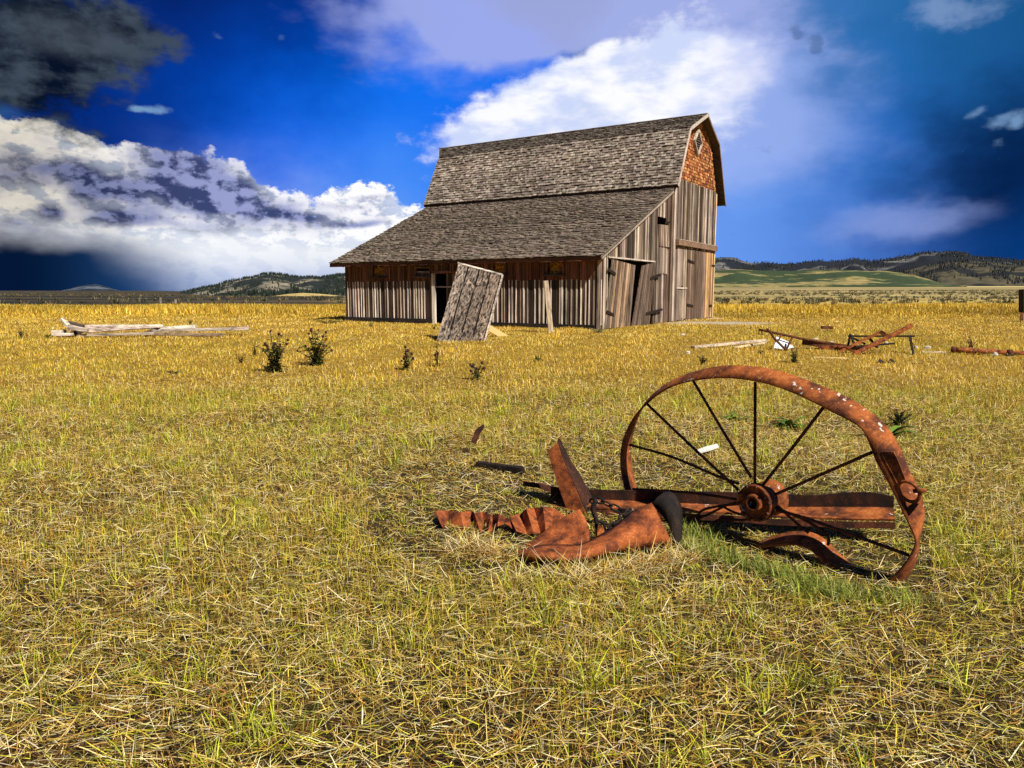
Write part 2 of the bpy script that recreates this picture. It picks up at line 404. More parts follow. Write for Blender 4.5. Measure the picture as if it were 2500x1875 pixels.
def build_ground():
    rr = np.concatenate([np.linspace(.4, 30, 110), np.geomspace(30.5, 12000, 90)])
    th = np.unique(np.concatenate([np.linspace(-60, 60, 181), np.linspace(60, 300, 49)])); th = th[:-1] if abs(th[-1] - 300) < 1e-6 else th
    T, Rr = np.meshgrid(np.radians(th), rr); x = (Rr * np.sin(T)).ravel(); y = (Rr * np.cos(T)).ravel()
    V = np.stack([x, y, tz(x, y)], 1); V = np.vstack([V, [[0, 0, tz1(0, 0)]]]); n, m = len(th), len(rr)
    f = []
    for i in range(m - 1):
        for j in range(n):
            k = (j + 1) % n; f.append((i * n + j, (i + 1) * n + j, (i + 1) * n + k, i * n + k))
    c = len(V) - 1
    for j in range(n): f.append((c, j, (j + 1) % n))
    me = mesh_np('ground', V, [i for q in f for i in q], np.cumsum([0] + [len(q) for q in f])[:-1], None, True)
    m, nt, b = material('prairie_soil', .95); pos = nt.nodes.new('ShaderNodeNewGeometry').outputs['Position']
    x, y, z = sep(nt, pos); d = (x * x + y * y)._m('SQRT')
    n1 = noise(nt, vmap(nt, pos, (1, 1, 0)), 1.7, 5, .6); n2 = noise(nt, vmap(nt, pos, (1, 1, 0)), 9.0, 5, .65); n3 = noise(nt, vmap(nt, pos, (.006, .02, 0)), 1.0, 5, .6)
    n4 = noise(nt, vmap(nt, pos, (.05, .16, 0)), 1.0, 5, .6)
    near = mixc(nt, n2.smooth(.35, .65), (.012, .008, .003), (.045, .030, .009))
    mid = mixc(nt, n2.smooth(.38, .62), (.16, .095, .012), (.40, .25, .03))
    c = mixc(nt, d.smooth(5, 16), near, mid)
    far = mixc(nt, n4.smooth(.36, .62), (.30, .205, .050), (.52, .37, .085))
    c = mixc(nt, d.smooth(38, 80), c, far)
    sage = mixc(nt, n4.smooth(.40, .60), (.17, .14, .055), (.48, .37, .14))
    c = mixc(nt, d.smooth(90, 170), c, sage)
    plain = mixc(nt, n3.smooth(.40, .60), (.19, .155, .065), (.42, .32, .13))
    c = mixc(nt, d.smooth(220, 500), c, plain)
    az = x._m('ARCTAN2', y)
    dark = mixc(nt, n3.smooth(.42, .60), (.016, .015, .010), (.085, .062, .028))  # cloud shadow over the far left plain, painted into the ground colour
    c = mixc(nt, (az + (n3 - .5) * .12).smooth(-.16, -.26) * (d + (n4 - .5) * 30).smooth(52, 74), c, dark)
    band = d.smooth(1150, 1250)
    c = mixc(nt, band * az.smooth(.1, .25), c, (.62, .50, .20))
    # worn bare earth beside the barn
    bx, by = WORN.x, WORN.y
    e = (((x - bx) * .36)._m('POWER', 2.0) + ((y - by) * .50)._m('POWER', 2.0)) + (n1 - .5) * 1.4
    c = mixc(nt, e.smooth(1.0, .4, 0, .85), c, (.42, .36, .27))
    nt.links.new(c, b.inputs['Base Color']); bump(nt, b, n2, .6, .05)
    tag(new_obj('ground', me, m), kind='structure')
build_ground()

# ------------------------------------------------------------------ hills
def vnoise(x, y, seed):
    g = np.random.default_rng(seed).uniform(0, 1, (64, 64)); xi, yi = np.floor(x).astype(int), np.floor(y).astype(int); fx, fy = x - xi, y - yi
    fx, fy = fx * fx * (3 - 2 * fx), fy * fy * (3 - 2 * fy); q = lambda a, b: g[(xi + a) % 64, (yi + b) % 64]
    return (q(0, 0) * (1 - fx) + q(1, 0) * fx) * (1 - fy) + (q(0, 1) * (1 - fx) + q(1, 1) * fx) * fy
def fbm(x, y, seed, octs=5):
    v = 0; a = .5
    for k in range(octs): v = v + a * vnoise(x * 2 ** k, y * 2 ** k, seed + k); a *= .5
    return v / (1 - .5 ** octs)
def hill(name, prof, D, depth, foot, mat, seed, nz=1.0, base=None):
    """a real ridge: photo skyline at distance D, sloping down towards the camera over 'depth' metres"""
    pa = [azel(*p) for p in prof]; A = np.array([p[0] for p in pa]); Ez = np.array([CAMZ + D * math.tan(R(p[1])) for p in pa])
    az = np.linspace(A[0], A[-1], 220); H = np.interp(az, A, Ez); r = np.random.default_rng(seed)
    ph = r.uniform(0, 6.3, 12); fr = r.uniform(.5, 4, 12)
    nse = (fbm(az * 1.1, az * 0 + seed, seed, 6) - .5) * .10 * (H.max() - foot)
    H = H + nse * nz
    S = np.concatenate([np.linspace(0, 1, 34), [1.1, 1.35]]); V = []
    for s in S:
        dist = D - depth * (1 - s) if s <= 1 else D + depth * (s - 1)
        if s <= 1: h = foot + (H - foot) * (s ** 1.25 * .55 + .45 * sstep(0, 1, np.array(s)))
        else: h = foot + (H - foot) * (1 - (s - 1) * 2.6)
        gul = (fbm(az * .55 + s * .7, az * 0 + s * 2.2 + seed, seed + 1, 5) - .5) * .55 * (H - foot) * np.sin(np.clip(s, 0, 1) * math.pi)
        hh = h + gul * nz; hh = np.where(s == 0, foot - 3, hh)
        V.append(np.stack([dist * np.sin(np.radians(az)), dist * np.cos(np.radians(az)), hh], 1))
    V = np.array(V); m, n = V.shape[:2]; f = []
    for i in range(m - 1):
        for j in range(n - 1): f.append((i * n + j, i * n + j + 1, (i + 1) * n + j + 1, (i + 1) * n + j))
    me = mesh_np(name, V.reshape(-1, 3), [i for q in f for i in q], np.arange(len(f)) * 4, None, True)
    tag(new_obj(name, me, mat), kind='structure'); return V
def hillmat(name, grass, grass2, tree, sc, cover, stretch=2.2):
    m, nt, b = material(name, .95); pos = nt.nodes.new('ShaderNodeNewGeometry').outputs['Position']
    n1 = noise(nt, vmap(nt, pos, (sc, sc, sc * stretch)), 1.0, 7, .62); n2 = noise(nt, vmap(nt, pos, (sc * 5, sc * 5, sc * 9)), 1.0, 5, .65)
    c = mixc(nt, n2.smooth(.38, .6), grass, grass2)
    c = mixc(nt, (n1 * .75 + n2 * .25).smooth(cover, cover + .035), c, tree)
    nt.links.new(c, b.inputs['Base Color']); return m
MH1 = hillmat('pine_hill', (.12, .115, .085), (.30, .25, .18), (.012, .019, .017), .0055, .475)
MH2 = hillmat('scrub_hill', (.11, .12, .04), (.36, .27, .10), (.030, .052, .018), .010, .47)
MH3 = hillmat('dark_hill', (.045, .042, .022), (.10, .085, .045), (.008, .010, .010), .004, .50)
MH4 = hillmat('far_ridge', (.05, .055, .055), (.20, .19, .18), (.007, .010, .016), .0022, .42)
MH5 = hillmat('far_mountain', (.03, .045, .07), (.12, .15, .19), (.008, .014, .025), .0012, .48)
H1 = hill('hill', [(440, 716), (470, 711), (490, 706), (520, 699), (560, 689), (600, 680), (640, 672), (680, 670), (720, 675), (745, 681), (790, 676), (840, 670), (900, 664), (980, 660), (1200, 650)], 2500, 900, -19, MH1, 3)
hill('hill', [(640, 727), (665, 723), (700, 718), (740, 715), (780, 717), (830, 722), (870, 726)], 900, 260, -9, hillmat('straw_knoll', (.38, .27, .09), (.55, .42, .16), (.25, .17, .06), .02, .6), 8, .3)
hill('hill', [(1500, 664), (1700, 659), (1740, 660), (1800, 657), (1860, 661), (1940, 661), (2000, 658), (2090, 660), (2170, 663), (2230, 671), (2290, 689), (2330, 699), (2360, 704)], 1700, 520, 8.5, MH2, 5, .7)
H3 = hill('hill', [(2040, 702), (2120, 690), (2180, 668), (2230, 655), (2280, 643), (2330, 636), (2400, 639), (2480, 646), (2600, 650), (2800, 660)], 2900, 1100, 13, MH3, 12)
H4 = hill('hill', [(1400, 640), (1650, 633), (1720, 630), (1750, 627), (1790, 629), (1820, 638), (1900, 645), (1985, 641), (2060, 637), (2092, 633), (2125, 638), (2200, 627), (2250, 618), (2300, 614), (2335, 612), (2365, 618), (2390, 627), (2440, 631), (2520, 634), (2700, 625)], 5200, 2200, 16, MH4, 21)
hill('mountain', [(130, 714), (165, 706), (190, 699), (215, 695), (235, 694), (255, 699), (280, 707), (310, 713)], 10500, 1500, -8, MH5, 30, .6)

def cones(name, P, h, r, cols, label):
    """conifers of a far wood, each a ragged stack of two cones"""
    n = len(P); k = 6; V = []; Fs = []; C = []
    ang = np.arange(k) * 2 * np.pi / k
    base = 0
    for lo, hi, rr in ((.05, .68, 1.0), (.42, 1.0, .62)):
        ring = np.stack([np.cos(ang), np.sin(ang)], 1)
        jr = rng.uniform(.65, 1.2, (n, k))
        v = np.zeros((n, k + 1, 3)); v[:, :k, 0] = P[:, None, 0] + ring[None, :, 0] * (r * rr)[:, None] * jr; v[:, :k, 1] = P[:, None, 1] + ring[None, :, 1] * (r * rr)[:, None] * jr
        v[:, :k, 2] = P[:, None, 2] + (h * lo)[:, None] + rng.uniform(-.06, .06, (n, k)) * h[:, None]; v[:, k] = P; v[:, k, 2] += h * hi
        idx = base + np.arange(n)[:, None, None] * (k + 1) + np.stack([np.arange(k), (np.arange(k) + 1) % k, np.full(k, k)], 1)[None]
        V.append(v.reshape(-1, 3)); Fs.append(idx.reshape(-1, 3)); C.append(np.repeat(cols, k + 1, 0)); base += n * (k + 1)
    V = np.vstack(V); Fs = np.vstack(Fs); C = np.vstack(C)
    me = mesh_np(name, V, Fs.ravel(), np.arange(len(Fs)) * 3, C)
    return tag(new_obj(name, me, M_LEAF), label, 'forest', kind='stuff')
def wood_on(Vg, n, smin, smax, pick, hr, seed):
    r = np.random.default_rng(seed); m, w = Vg.shape[:2]; out = []
    while len(out) < n:
        s = r.uniform(smin, smax); a = r.uniform(0, 1)
        if r.uniform() > pick(a, s): continue
        fi, fj = s * 33, a * (w - 1); i, j = min(int(fi), m - 4), min(int(fj), w - 2); u, v = fi - i, fj - j
        p = (Vg[i, j] * (1 - u) + Vg[i + 1, j] * u) * (1 - v) + (Vg[i, j + 1] * (1 - u) + Vg[i + 1, j + 1] * u) * v
        out.append(p)
    P = np.array(out); P[:, 2] -= .5
    return P
pk = lambda a, s: .12 + .88 * (math.sin(a * 37 + s * 4) + math.sin(a * 71 - s * 9) + math.sin(a * 13 + 1) + .5 * (s > .8) > .55)
P1 = wood_on(H1, 2600, .05, 1.0, pk, 0, 4)
P2 = wood_on(H1, 1500, .96, 1.03, lambda a, s: 1.0, 0, 5)
# a belt of trees along the foot of the hill
q = np.random.default_rng(9); n3 = 1800; a3 = np.radians(q.uniform(-22.0, -2, n3)); d3 = q.uniform(1500, 1640, n3)
P3 = np.stack([d3 * np.sin(a3), d3 * np.cos(a3), tz(d3 * np.sin(a3), d3 * np.cos(a3)) - .5], 1)
hh = np.concatenate([q.uniform(5, 10, len(P1)), q.uniform(5, 11, len(P2)), q.uniform(7, 17, n3) * (.4 + .6 * sstep(-22.3, -19, np.degrees(a3)))])
PP = np.vstack([P1, P2, P3]); cc = np.array([(.016, .026, .018)]) * q.uniform(.5, 1.7, (len(PP), 1)) * q.uniform(.85, 1.15, (len(PP), 3))
cones('conifer_forest', PP, hh, hh * q.uniform(.18, .30, len(PP)), cc, 'dark conifer wood covering the far hill left of the barn')

def clump(sd, thr): return lambda a, s: 1.0 if float(fbm(np.array([a * 14.0]), np.array([s * 5.0]), sd, 4)[0]) > thr else .04
Pa, Pb = wood_on(H4, 3200, .25, 1.01, clump(40, .50), 0, 14), wood_on(H3, 1300, .1, 1.01, clump(50, .54), 0, 15)
hh = np.concatenate([q.uniform(8, 19, len(Pa)), q.uniform(5, 12, len(Pb))]); PP = np.vstack([Pa, Pb]); cc = np.array([(.008, .012, .013)]) * q.uniform(.5, 1.8, (len(PP), 1))
cones('ridge_forest', PP, hh, hh * q.uniform(.20, .34, len(PP)), cc, 'dark conifer wood on the distant ridges right of the barn')

# ------------------------------------------------------------------ barn
BP = Vector((3.0078, 24.7779, .10)); BYAW = R(-32.55)
barn = empty('barn', BP, BYAW)
tag(barn, 'weathered two tone wooden barn with gambrel shingle roof and long lean-to', 'barn')
L, WL, WD = 11.89, 6.49, 12.02
HE, HJ, HS, BO, HB, HR = 2.52, 5.58, 5.80, 1.01, 7.86, 8.72
MID = WL + (WD - WL) / 2; SLOPE = (HJ - HE) / WL
def roof_z(y):                                   # underside line of the gable end
    if y <= WL: return HE + (SLOPE - .027) * y
    d = min(y - WL, WD - y)
    return HS + (HB - HS) * d / BO if d < BO else HB + (HR - HB) * (d - BO) / (MID - WL - BO)
BR_D, BR_M, BR_G, BR_L = (.050, .033, .024), (.115, .075, .050), (.215, .162, .125), (.44, .37, .31)
RED = (.10, .042, .022)
def board_wall(mb, x0, x1, width, zlo, zhi, holes, place, palette, batten=None, jag=.0, dep=.014, split=None):
    """vertical boards between x0 and x1; place(u, z, d) -> point, d = distance out from the wall"""
    cuts = sorted(set([x0, x1] + [h[0] for h in holes] + [h[1] for h in holes])); cuts = [c for c in cuts if x0 <= c <= x1]
    edges = []
    for a, b in zip(cuts, cuts[1:]):
        u = a
        while u < b - 1e-6:
            w = width * random.uniform(.72, 1.28); v = u + w
            if b - v < width * .5: v = b
            edges.append((u, v)); u = v
    for u, v in edges:
        mid = (u + v) / 2; spans = [(zlo(mid) - random.uniform(0, jag), None)]
        hs = sorted([(h[2], h[3]) for h in holes if h[0] <= mid <= h[1]])
        seg = []; z = zlo(mid) - random.uniform(0, jag)
        for lo, hi in hs:
            if lo > z + .02: seg.append((z, lo, False))
            z = max(z, hi)
        seg.append((z, None, True))
        g = random.choice([.003, .005, .009, .014]); d0 = random.uniform(0, dep); th = .022; c = jit(random.choice(palette), .5, .08)
        lean = random.uniform(-.008, .008)
        for lo, hi, top in seg:
            zt0 = zhi(u + g) if top else hi; zt1 = zhi(v - g) if top else hi
            if max(zt0, zt1) - lo < .03: continue
            parts = [(lo, zt0, zt1, c)]
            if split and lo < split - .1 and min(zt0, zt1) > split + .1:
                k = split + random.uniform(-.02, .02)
                cr = tuple(a * .45 + b2 * .9 for a, b2 in zip(c, RED)); cr = jit((min(cr[0], .12) * .8, min(cr[1], .055) * .8, min(cr[2], .032) * .8), .45, .15)  # unweathered red-brown above the split, darkened further to paint in eave shade
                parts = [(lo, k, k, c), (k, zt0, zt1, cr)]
            for lo_, a_, b_, cc_ in parts:
                p = [place(u + g, lo_, d0), place(v - g, lo_, d0), place(v - g, lo_, d0 + th), place(u + g, lo_, d0 + th),
                     place(u + g + lean, a_, d0), place(v - g + lean, b_, d0), place(v - g + lean, b_, d0 + th), place(u + g + lean, a_, d0 + th)]
                mb.hexa(p, cc_)
                if batten and random.random() < batten[0] and a_ - lo_ > .1:
                    bw = batten[1] * random.uniform(.7, 1.3); e = d0 + th; cb = jit(random.choice(batten[2]), .25, .06)
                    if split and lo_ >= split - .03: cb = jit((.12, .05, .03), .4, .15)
                    p = [place(v - bw / 2, lo_, e), place(v + bw / 2, lo_, e), place(v + bw / 2, lo_, e + .02), place(v - bw / 2, lo_, e + .02),
                         place(v - bw / 2, b_, e), place(v + bw / 2, b_, e), place(v + bw / 2, b_, e + .02), place(v - bw / 2, b_, e + .02)]
                    mb.hexa(p, cb)
# long front wall of the lean-to: wins and door are real openings
WINS = [(-10.33, -9.65, 1.88, 2.33), (-8.02, -7.34, 1.86, 2.16), (-4.37, -3.87, 1.90, 2.32), (-2.08, -1.48, 1.88, 2.36)]
DOOR = (-7.08, -5.98, .0, 1.95)
holes = WINS + [DOOR]
mb = MB()
board_wall(mb, -L, 0, .165, lambda u: .21 if u < -7.2 else .15, lambda u: HE - .02, holes, lambda u, z, d: (u, -d, z),
           [(.035, .023, .017), BR_D, (.07, .046, .033), (.10, .066, .048), (.028, .019, .015)], (.85, .045, [BR_G, BR_L, BR_L, (.58, .50, .44)]), .05, .016, 1.66)
mb.build('lean_to_front_wall', M_SIDE, barn)
mb = MB(); mb.box((-L - .03, -.10, -.12), (-7.2, .05, .20), (.022, .017, .014)); mb.box((-5.9, -.09, -.12), (-.2, .05, .14), (.024, .019, .015))
mb.build('foundation_beam', M_LUMBER, barn)
# gable end facing the camera's right
OPEN_D = (.42, 4.45, .05, 2.36); HATCH = (4.80, 5.72, 3.84, 4.14)
mb = MB()
PG = [(.052, .034, .025), (.070, .047, .034), (.115, .086, .067), (.080, .055, .041), (.165, .13, .105), (.036, .024, .018), (.045, .029, .021)]
board_wall(mb, 0.0, WL, .15, lambda u: .06, lambda u: roof_z(u) - .02, [OPEN_D, HATCH], lambda u, z, d: (d, u, z), PG, (.5, .036, [BR_G, BR_L, BR_L, BR_M]), .05, .03)
mb.build('lean_to_gable_wall', M_SIDE, barn)
mb = MB()
board_wall(mb, WL, WD, .145, lambda u: .05, lambda u: 5.84, [], lambda u, z, d: (.012 + d, u, z), PG, (.5, .036, [BR_G, BR_L, BR_L, BR_M]), .06, .03)
mb.build('main_gable_wall', M_SIDE, barn)
# patched boards that run over the seam between lean-to and main wall
for u0, u1, z0, z1, k in ((5.02, 5.9, 1.98, 3.02, 1), (7.05, 8.2, .10, 1.39, 1), (7.05, 8.2, 1.45, 3.1, 0)):
    mb = MB(); u = u0
    while u < u1 - .05:
        w = random.uniform(.12, .2); mb.slab((.052, u, z0 + random.uniform(-.06, .04)), (.022, 0, 0), (0, min(w, u1 - u) - .002, 0), (0, 0, z1 - z0), jit(random.choice([BR_G, BR_M, (.15, .115, .09)]), .25)); u += w
    mb.build('board_patch', M_SIDE, barn)
mb = MB(); mb.slab((.05, 7.02, 1.38), (.05, 0, 0), (0, 1.2, 0), (0, 0, .05), BR_L); mb.build('batten', M_SIDE, barn)
# backing, rear wall and far gable so that the building is whole from every side
mb = MB()
board_wall(mb, -L, 0, .2, lambda u: .05, lambda u: HS, [], lambda u, z, d: (u, WD + d, z), PG); mb.build('rear_wall', M_SIDE, barn)
mb = MB()
board_wall(mb, 0, WD, .2, lambda u: .05, lambda u: roof_z(u) - .03, [], lambda u, z, d: (-L - d, u, z), PG); mb.build('far_gable_wall', M_SIDE, barn)
mb = MB()
board_wall(mb, -L, 0, .2, lambda u: .05, lambda u: HS - .05, [], lambda u, z, d: (u, WL - d, z), [BR_D]); mb.build('inner_wall', M_SIDE, barn)
# shingled gable above the siding
mb = MB(); z = 5.78; row = 0
gp = [(WL + .02, 5.78), (WL + BO, HB - .02), (MID, HR - .02), (WD - BO, HB - .02), (WD - .02, 5.78)]
mb.add([(.0, y, z_) for y, z_ in gp] + [(-.02, y, z_) for y, z_ in gp], [(0, 4, 3, 2, 1), (5, 6, 7, 8, 9)] + [(i, (i + 1) % 5, 5 + (i + 1) % 5, 5 + i) for i in range(5)], (.05, .025, .012))
while z < HR - .05:
    y = WL + random.uniform(0, .1)
    while y < WD:
        w = random.uniform(.09, .19); yc = y + w / 2
        if roof_z(yc) > z + .04 and WL + .02 < yc < WD - .02:
            c = jit(random.choice([(.30, .10, .03), (.24, .072, .022), (.38, .16, .05), (.10, .034, .014), (.44, .22, .09), (.18, .055, .02)]), .3, .1)
            dz = random.uniform(-.015, .012); t = random.uniform(.018, .032); h = min(.19, roof_z(yc) - z + .02)
            mb.hexa([(.012, y, z + dz), (.012, y + w - .012, z + dz), (t + .014, y + w - .012, z + dz), (t + .014, y, z + dz),
                     (.002, y, z + h), (.002, y + w - .012, z + h), (.010, y + w - .012, z + h), (.010, y, z + h)], c)
        y += w
    z += .128
M_GSH = wood('gable_shingle', (22, 22, 5), .40, 1.65, .4)
mb.build('shingled_gable', M_GSH, barn)
# diamond vent
mb = MB(); cy, cz = 9.10, 7.60; dp = [(cy, cz + .50), (cy - .47, cz), (cy, cz - .52), (cy + .47, cz)]
for (y0, z0), (y1, z1) in zip(dp, dp[1:] + dp[:1]):
    mb.bar((.07, y0, z0), (.07, y1, z1), .07, .11, (1, 0, 0), jit((.40, .34, .29), .15))
vent = mb.build('diamond_vent', M_PANEL, barn)
mb = MB(); mb.add([(.030, y, z_) for y, z_ in dp], [(0, 1, 2, 3)], (.012, .010, .010)); mb.build('vent_dark_sheet', M_ATTR, vent)  # near-black sheet painting the dark inside of the vent
mb = MB()
for k in range(-4, 5):
    zz = cz + k * .095; hw = .44 * (1 - abs(k * .095) / .5)
    if hw > .05: mb.slab((.036, cy - hw, zz), (.05, 0, -.045), (0, hw * 2, 0), (.004, 0, .012), (.10, .085, .075))
mb.build('louvre', M_PANEL, vent)

# roofs -------------------------------------------------------------
def shingles(mb, E0, E1, T0, T1, expo, wid, pal, th=.016, lift=.030, miss=.004):
    """courses from the eave edge E0-E1 up to the top edge T0-T1"""
    E0, E1, T0, T1 = map(Vector, (E0, E1, T0, T1)); up = ((T0 + T1) - (E0 + E1)) / 2; n = max(2, round(up.length / expo))
    nor = (E1 - E0).cross(T0 - E0).normalized()
    if nor.z < 0: nor = -nor
    ln = (E1 - E0).length
    for r in range(n):
        a0, a1 = r / n, min((r + 1.9) / n, 1.0)
        x = -random.uniform(0, wid); sag = random.uniform(-.006, .006)
        tone = random.uniform(.78, 1.18)
        while x < ln:
            w = wid * random.uniform(.5, 1.5); s0, s1 = max(x, 0) / ln, min(x + w - .006, ln) / ln; x += w
            if s1 <= s0 + .001 or random.random() < miss: continue
            lo = a0 + random.uniform(-.10, .06) / n + sag
            P = lambda s, t, h: (E0 * (1 - s) + E1 * s) * (1 - t) + (T0 * (1 - s) + T1 * s) * t + nor * h
            l = lift * random.uniform(.6, 1.5); c = tuple(v * tone for v in jit(random.choice(pal), .12, .04))
            tw = random.uniform(-.004, .004)
            mb.hexa([P(s0, lo, l - th + tw), P(s1, lo, l - th - tw), P(s1, a1, -.004), P(s0, a1, -.004),
                     P(s0, lo, l + tw), P(s1, lo, l - tw), P(s1, a1, .004), P(s0, a1, .004)], c)
def deck(mb, E0, E1, T0, T1, th, col):
    E0, E1, T0, T1 = map(Vector, (E0, E1, T0, T1)); nor = (E1 - E0).cross(T0 - E0).normalized()
    if nor.z < 0: nor = -nor
    mb.hexa([p - nor * (th + .004) for p in (E0, E1, T1, T0)] + [p - nor * .004 for p in (E0, E1, T1, T0)], col)
OG, OFAR, OGR, OFR, OGL, OFL, OE = .32, .76, .42, 2.15, .14, .62, .30
SH1 = [tuple(.82 * v for v in c) for c in ((.190, .150, .116), (.165, .128, .098), (.215, .172, .136), (.145, .110, .084), (.235, .190, .152))]
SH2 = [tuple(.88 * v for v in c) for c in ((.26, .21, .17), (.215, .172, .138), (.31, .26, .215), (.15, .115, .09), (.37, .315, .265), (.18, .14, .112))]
UND = (.065, .048, .038)
# lean-to
e0, e1 = (-L - OFL, -OE, HE + .05 - OE * SLOPE), (OGL, -OE, HE + .05 - OE * SLOPE)
t0, t1 = (-L - OFL, WL + .02, HJ - .12), (OGL, WL + .02, HJ - .12)
mb = MB(); deck(mb, e0, e1, t0, t1, .04, UND); shingles(mb, e0, e1, t0, t1, .140, .15, SH1, .026, .046)
lr = mb.build('lean_to_roof', M_SHAKE, barn)
mb = MB(); mb.slab((-L - OFL, -OE + .01, e0[2] - .15), (L + OFL + OGL, 0, 0), (0, .03, 0), (0, 0, .11), (.085, .035, .022)); mb.build('fascia', M_LUMBER, lr)
for k in range(13):
    mb = MB(); xk = -L + .1 + k * (L - .2) / 12
    mb.bar((xk, -OE + .05, HE - OE * SLOPE - .06), (xk, .30, HE + .30 * SLOPE - .06), .05, .12, (0, 0, 1), (.11, .05, .03)); mb.build('rafter', M_LUMBER, lr)
mb = MB(); mb.bar((OGL - .02, -OE, e1[2] - .06), (OGL - .02, WL, HJ - .22), .035, .12, (0, 0, 1), (.26, .215, .18)); mb.build('rake_board', M_LUMBER, lr)
# main gambrel
oe2 = .30; sl = (HB - HS) / BO; sl_e = HS - oe2 * sl * .55
def gx(y): return (OG if abs(y - MID) > .01 else OGR), (-L - OFAR if abs(y - MID) > .01 else -L - OFR)
prof = [(WL - oe2, sl_e), (WL + BO - .06, HB + .03), (MID, HR + .04), (WD - BO + .32, HB + .03), (WD + .60, sl_e - .18)]
mb = MB(); mb2 = MB()
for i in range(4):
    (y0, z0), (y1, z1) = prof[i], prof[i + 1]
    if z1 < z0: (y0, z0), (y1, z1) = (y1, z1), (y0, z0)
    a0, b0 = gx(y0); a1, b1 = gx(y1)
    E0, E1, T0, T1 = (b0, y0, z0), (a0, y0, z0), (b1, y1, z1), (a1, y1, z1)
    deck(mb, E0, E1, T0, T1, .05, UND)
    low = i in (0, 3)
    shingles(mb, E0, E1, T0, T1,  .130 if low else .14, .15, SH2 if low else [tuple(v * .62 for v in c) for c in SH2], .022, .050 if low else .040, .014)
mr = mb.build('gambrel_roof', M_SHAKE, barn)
mb = MB()
for y, z in ((MID - .05, HR + .06), (MID + .05, HR + .06)):
    mb.slab((-L - OFR, y - .07, z - .02), (L + OFR + OGR + .02, 0, 0), (0, .14, 0), (0, 0, .02), jit((.30, .26, .23)))
mb.build('ridge_cap', M_LUMBER, mr)
mb = MB()
for i in range(4):
    (y0, z0), (y1, z1) = prof[i], prof[i + 1]; a0, a1 = gx(y0)[0], gx(y1)[0]
    mb.bar((a0 + .004, y0, z0 - .05), (a1 + .004, y1, z1 - .05), .03, .13 if i < 2 else .09, (0, 0, 1) if i in (1, 2) else (0, 1 if i == 0 else -1, .3), jit((.40, .34, .29) if i < 2 else (.16, .13, .11), .1))
mb.build('rake_board', M_LUMBER, mr)
mb = MB()
for (y0, z0), (y1, z1) in zip(prof, prof[1:]):
    b0, b1 = gx(y0)[1], gx(y1)[1]; mb.bar((b0, y0, z0 - .06), (b1, y1, z1 - .06), .03, .14, (0, 0, 1) if z0 > 7 and z1 > 7 else (0, 1, .3), jit((.22, .19, .165), .1))
mb.build('rake_board', M_LUMBER, mr)
mb = MB(); mb.slab((-L - OFAR, WL - oe2 + .012, sl_e - .10), (L + OFAR + OG, 0, 0), (0, .03, 0), (0, 0, .085), (.022, .017, .014)); mb.build('fascia', M_LUMBER, mr)

# windows
def window(x0, x1, z0, z1, fill, hay):
    mb = MB(); c = (.13, .062, .038) if hay else (.10, .06, .04); w = .06
    mb.box((x0 - w, -.075, z1), (x1 + w, .02, z1 + w), jit(c)); mb.box((x0 - w, -.07, z0), (x0, .02, z1), jit(c)); mb.box((x1, -.07, z0), (x1 + w, .02, z1), jit(c))
    o = mb.build('window', M_LUMBER, barn)
    mb = MB(); mb.slab((x0 - .12, -.12, z0 - .075), (x1 - x0 + .24, 0, random.uniform(-.02, .02)), (0, .14, 0), (0, 0, .07), (.05, .036, .028) if hay else (.10, .065, .045)); mb.build('sill', M_LUMBER, o)
    mb = MB()
    if hay:                                      # straw packed behind the opening
        mb.box((x0, .10, z0), (x1, .14, z1), (.025, .014, .006))
        for _ in range(420):
            px, pz = random.uniform(x0 + .02, x1 - .02), z0 + (z1 - z0) * random.uniform(0, .82) ; a = random.uniform(0, 6.3); l = random.uniform(.03, .09)
            mb.bar((px, random.uniform(.04, .10), pz), (px + l * math.cos(a), random.uniform(.04, .10), pz + l * math.sin(a)), .006, .004, (0, 1, 0), jit(random.choice([(.95, .52, .10), (.80, .38, .06), (.45, .20, .03)]), .3))
        mb.build('straw_packing', M_ATTR, o)
    else:
        mb.slab((x0, .03, z0), (x1 - x0, 0, 0), (0, .03, 0), (0, 0, (z1 - z0) * .48), (.10, .065, .05)); mb.slab((x0, .01, z0 + (z1 - z0) * .5), (x1 - x0, 0, -.02), (0, .03, 0), (0, 0, .05), (.22, .17, .14))
        mb.box((x0, .12, z0), (x1, .16, z1), (.012, .009, .008)); mb.build('boarding', M_SIDE, o)
for (w, hay) in zip(WINS, (True, False, True, True)): window(*w, None, hay)
# doorway in the long wall
mb = MB()
mb.box((DOOR[0] - .10, -.075, DOOR[3]), (DOOR[1] + .1, .02, DOOR[3] + .10), (.13, .055, .035)); mb.slab((DOOR[0] - .14, -.07, -.05), (.15, 0, 0), (0, .09, 0), (0, 0, 2.0), (.44, .39, .34)); mb.slab((DOOR[1], -.07, 0), (.12, 0, 0), (0, .09, 0), (0, 0, 1.95), (.30, .25, .21))
dw = mb.build('doorway_frame', M_SIDE, barn)
mb = MB(); mb.box((DOOR[0], -.03, 1.42), (DOOR[1], .02, 1.47), (.30, .26, .23)); mb.build('crossbar', M_LUMBER, dw)
mb = MB()
board_wall(mb, -6.72, DOOR[1], .13, lambda u: .02, lambda u: 1.94, [], lambda u, z, d: (u, .22 - d, z), [(.20, .105, .06), BR_M, BR_D]); mb.build('plank_door', M_SIDE, barn)
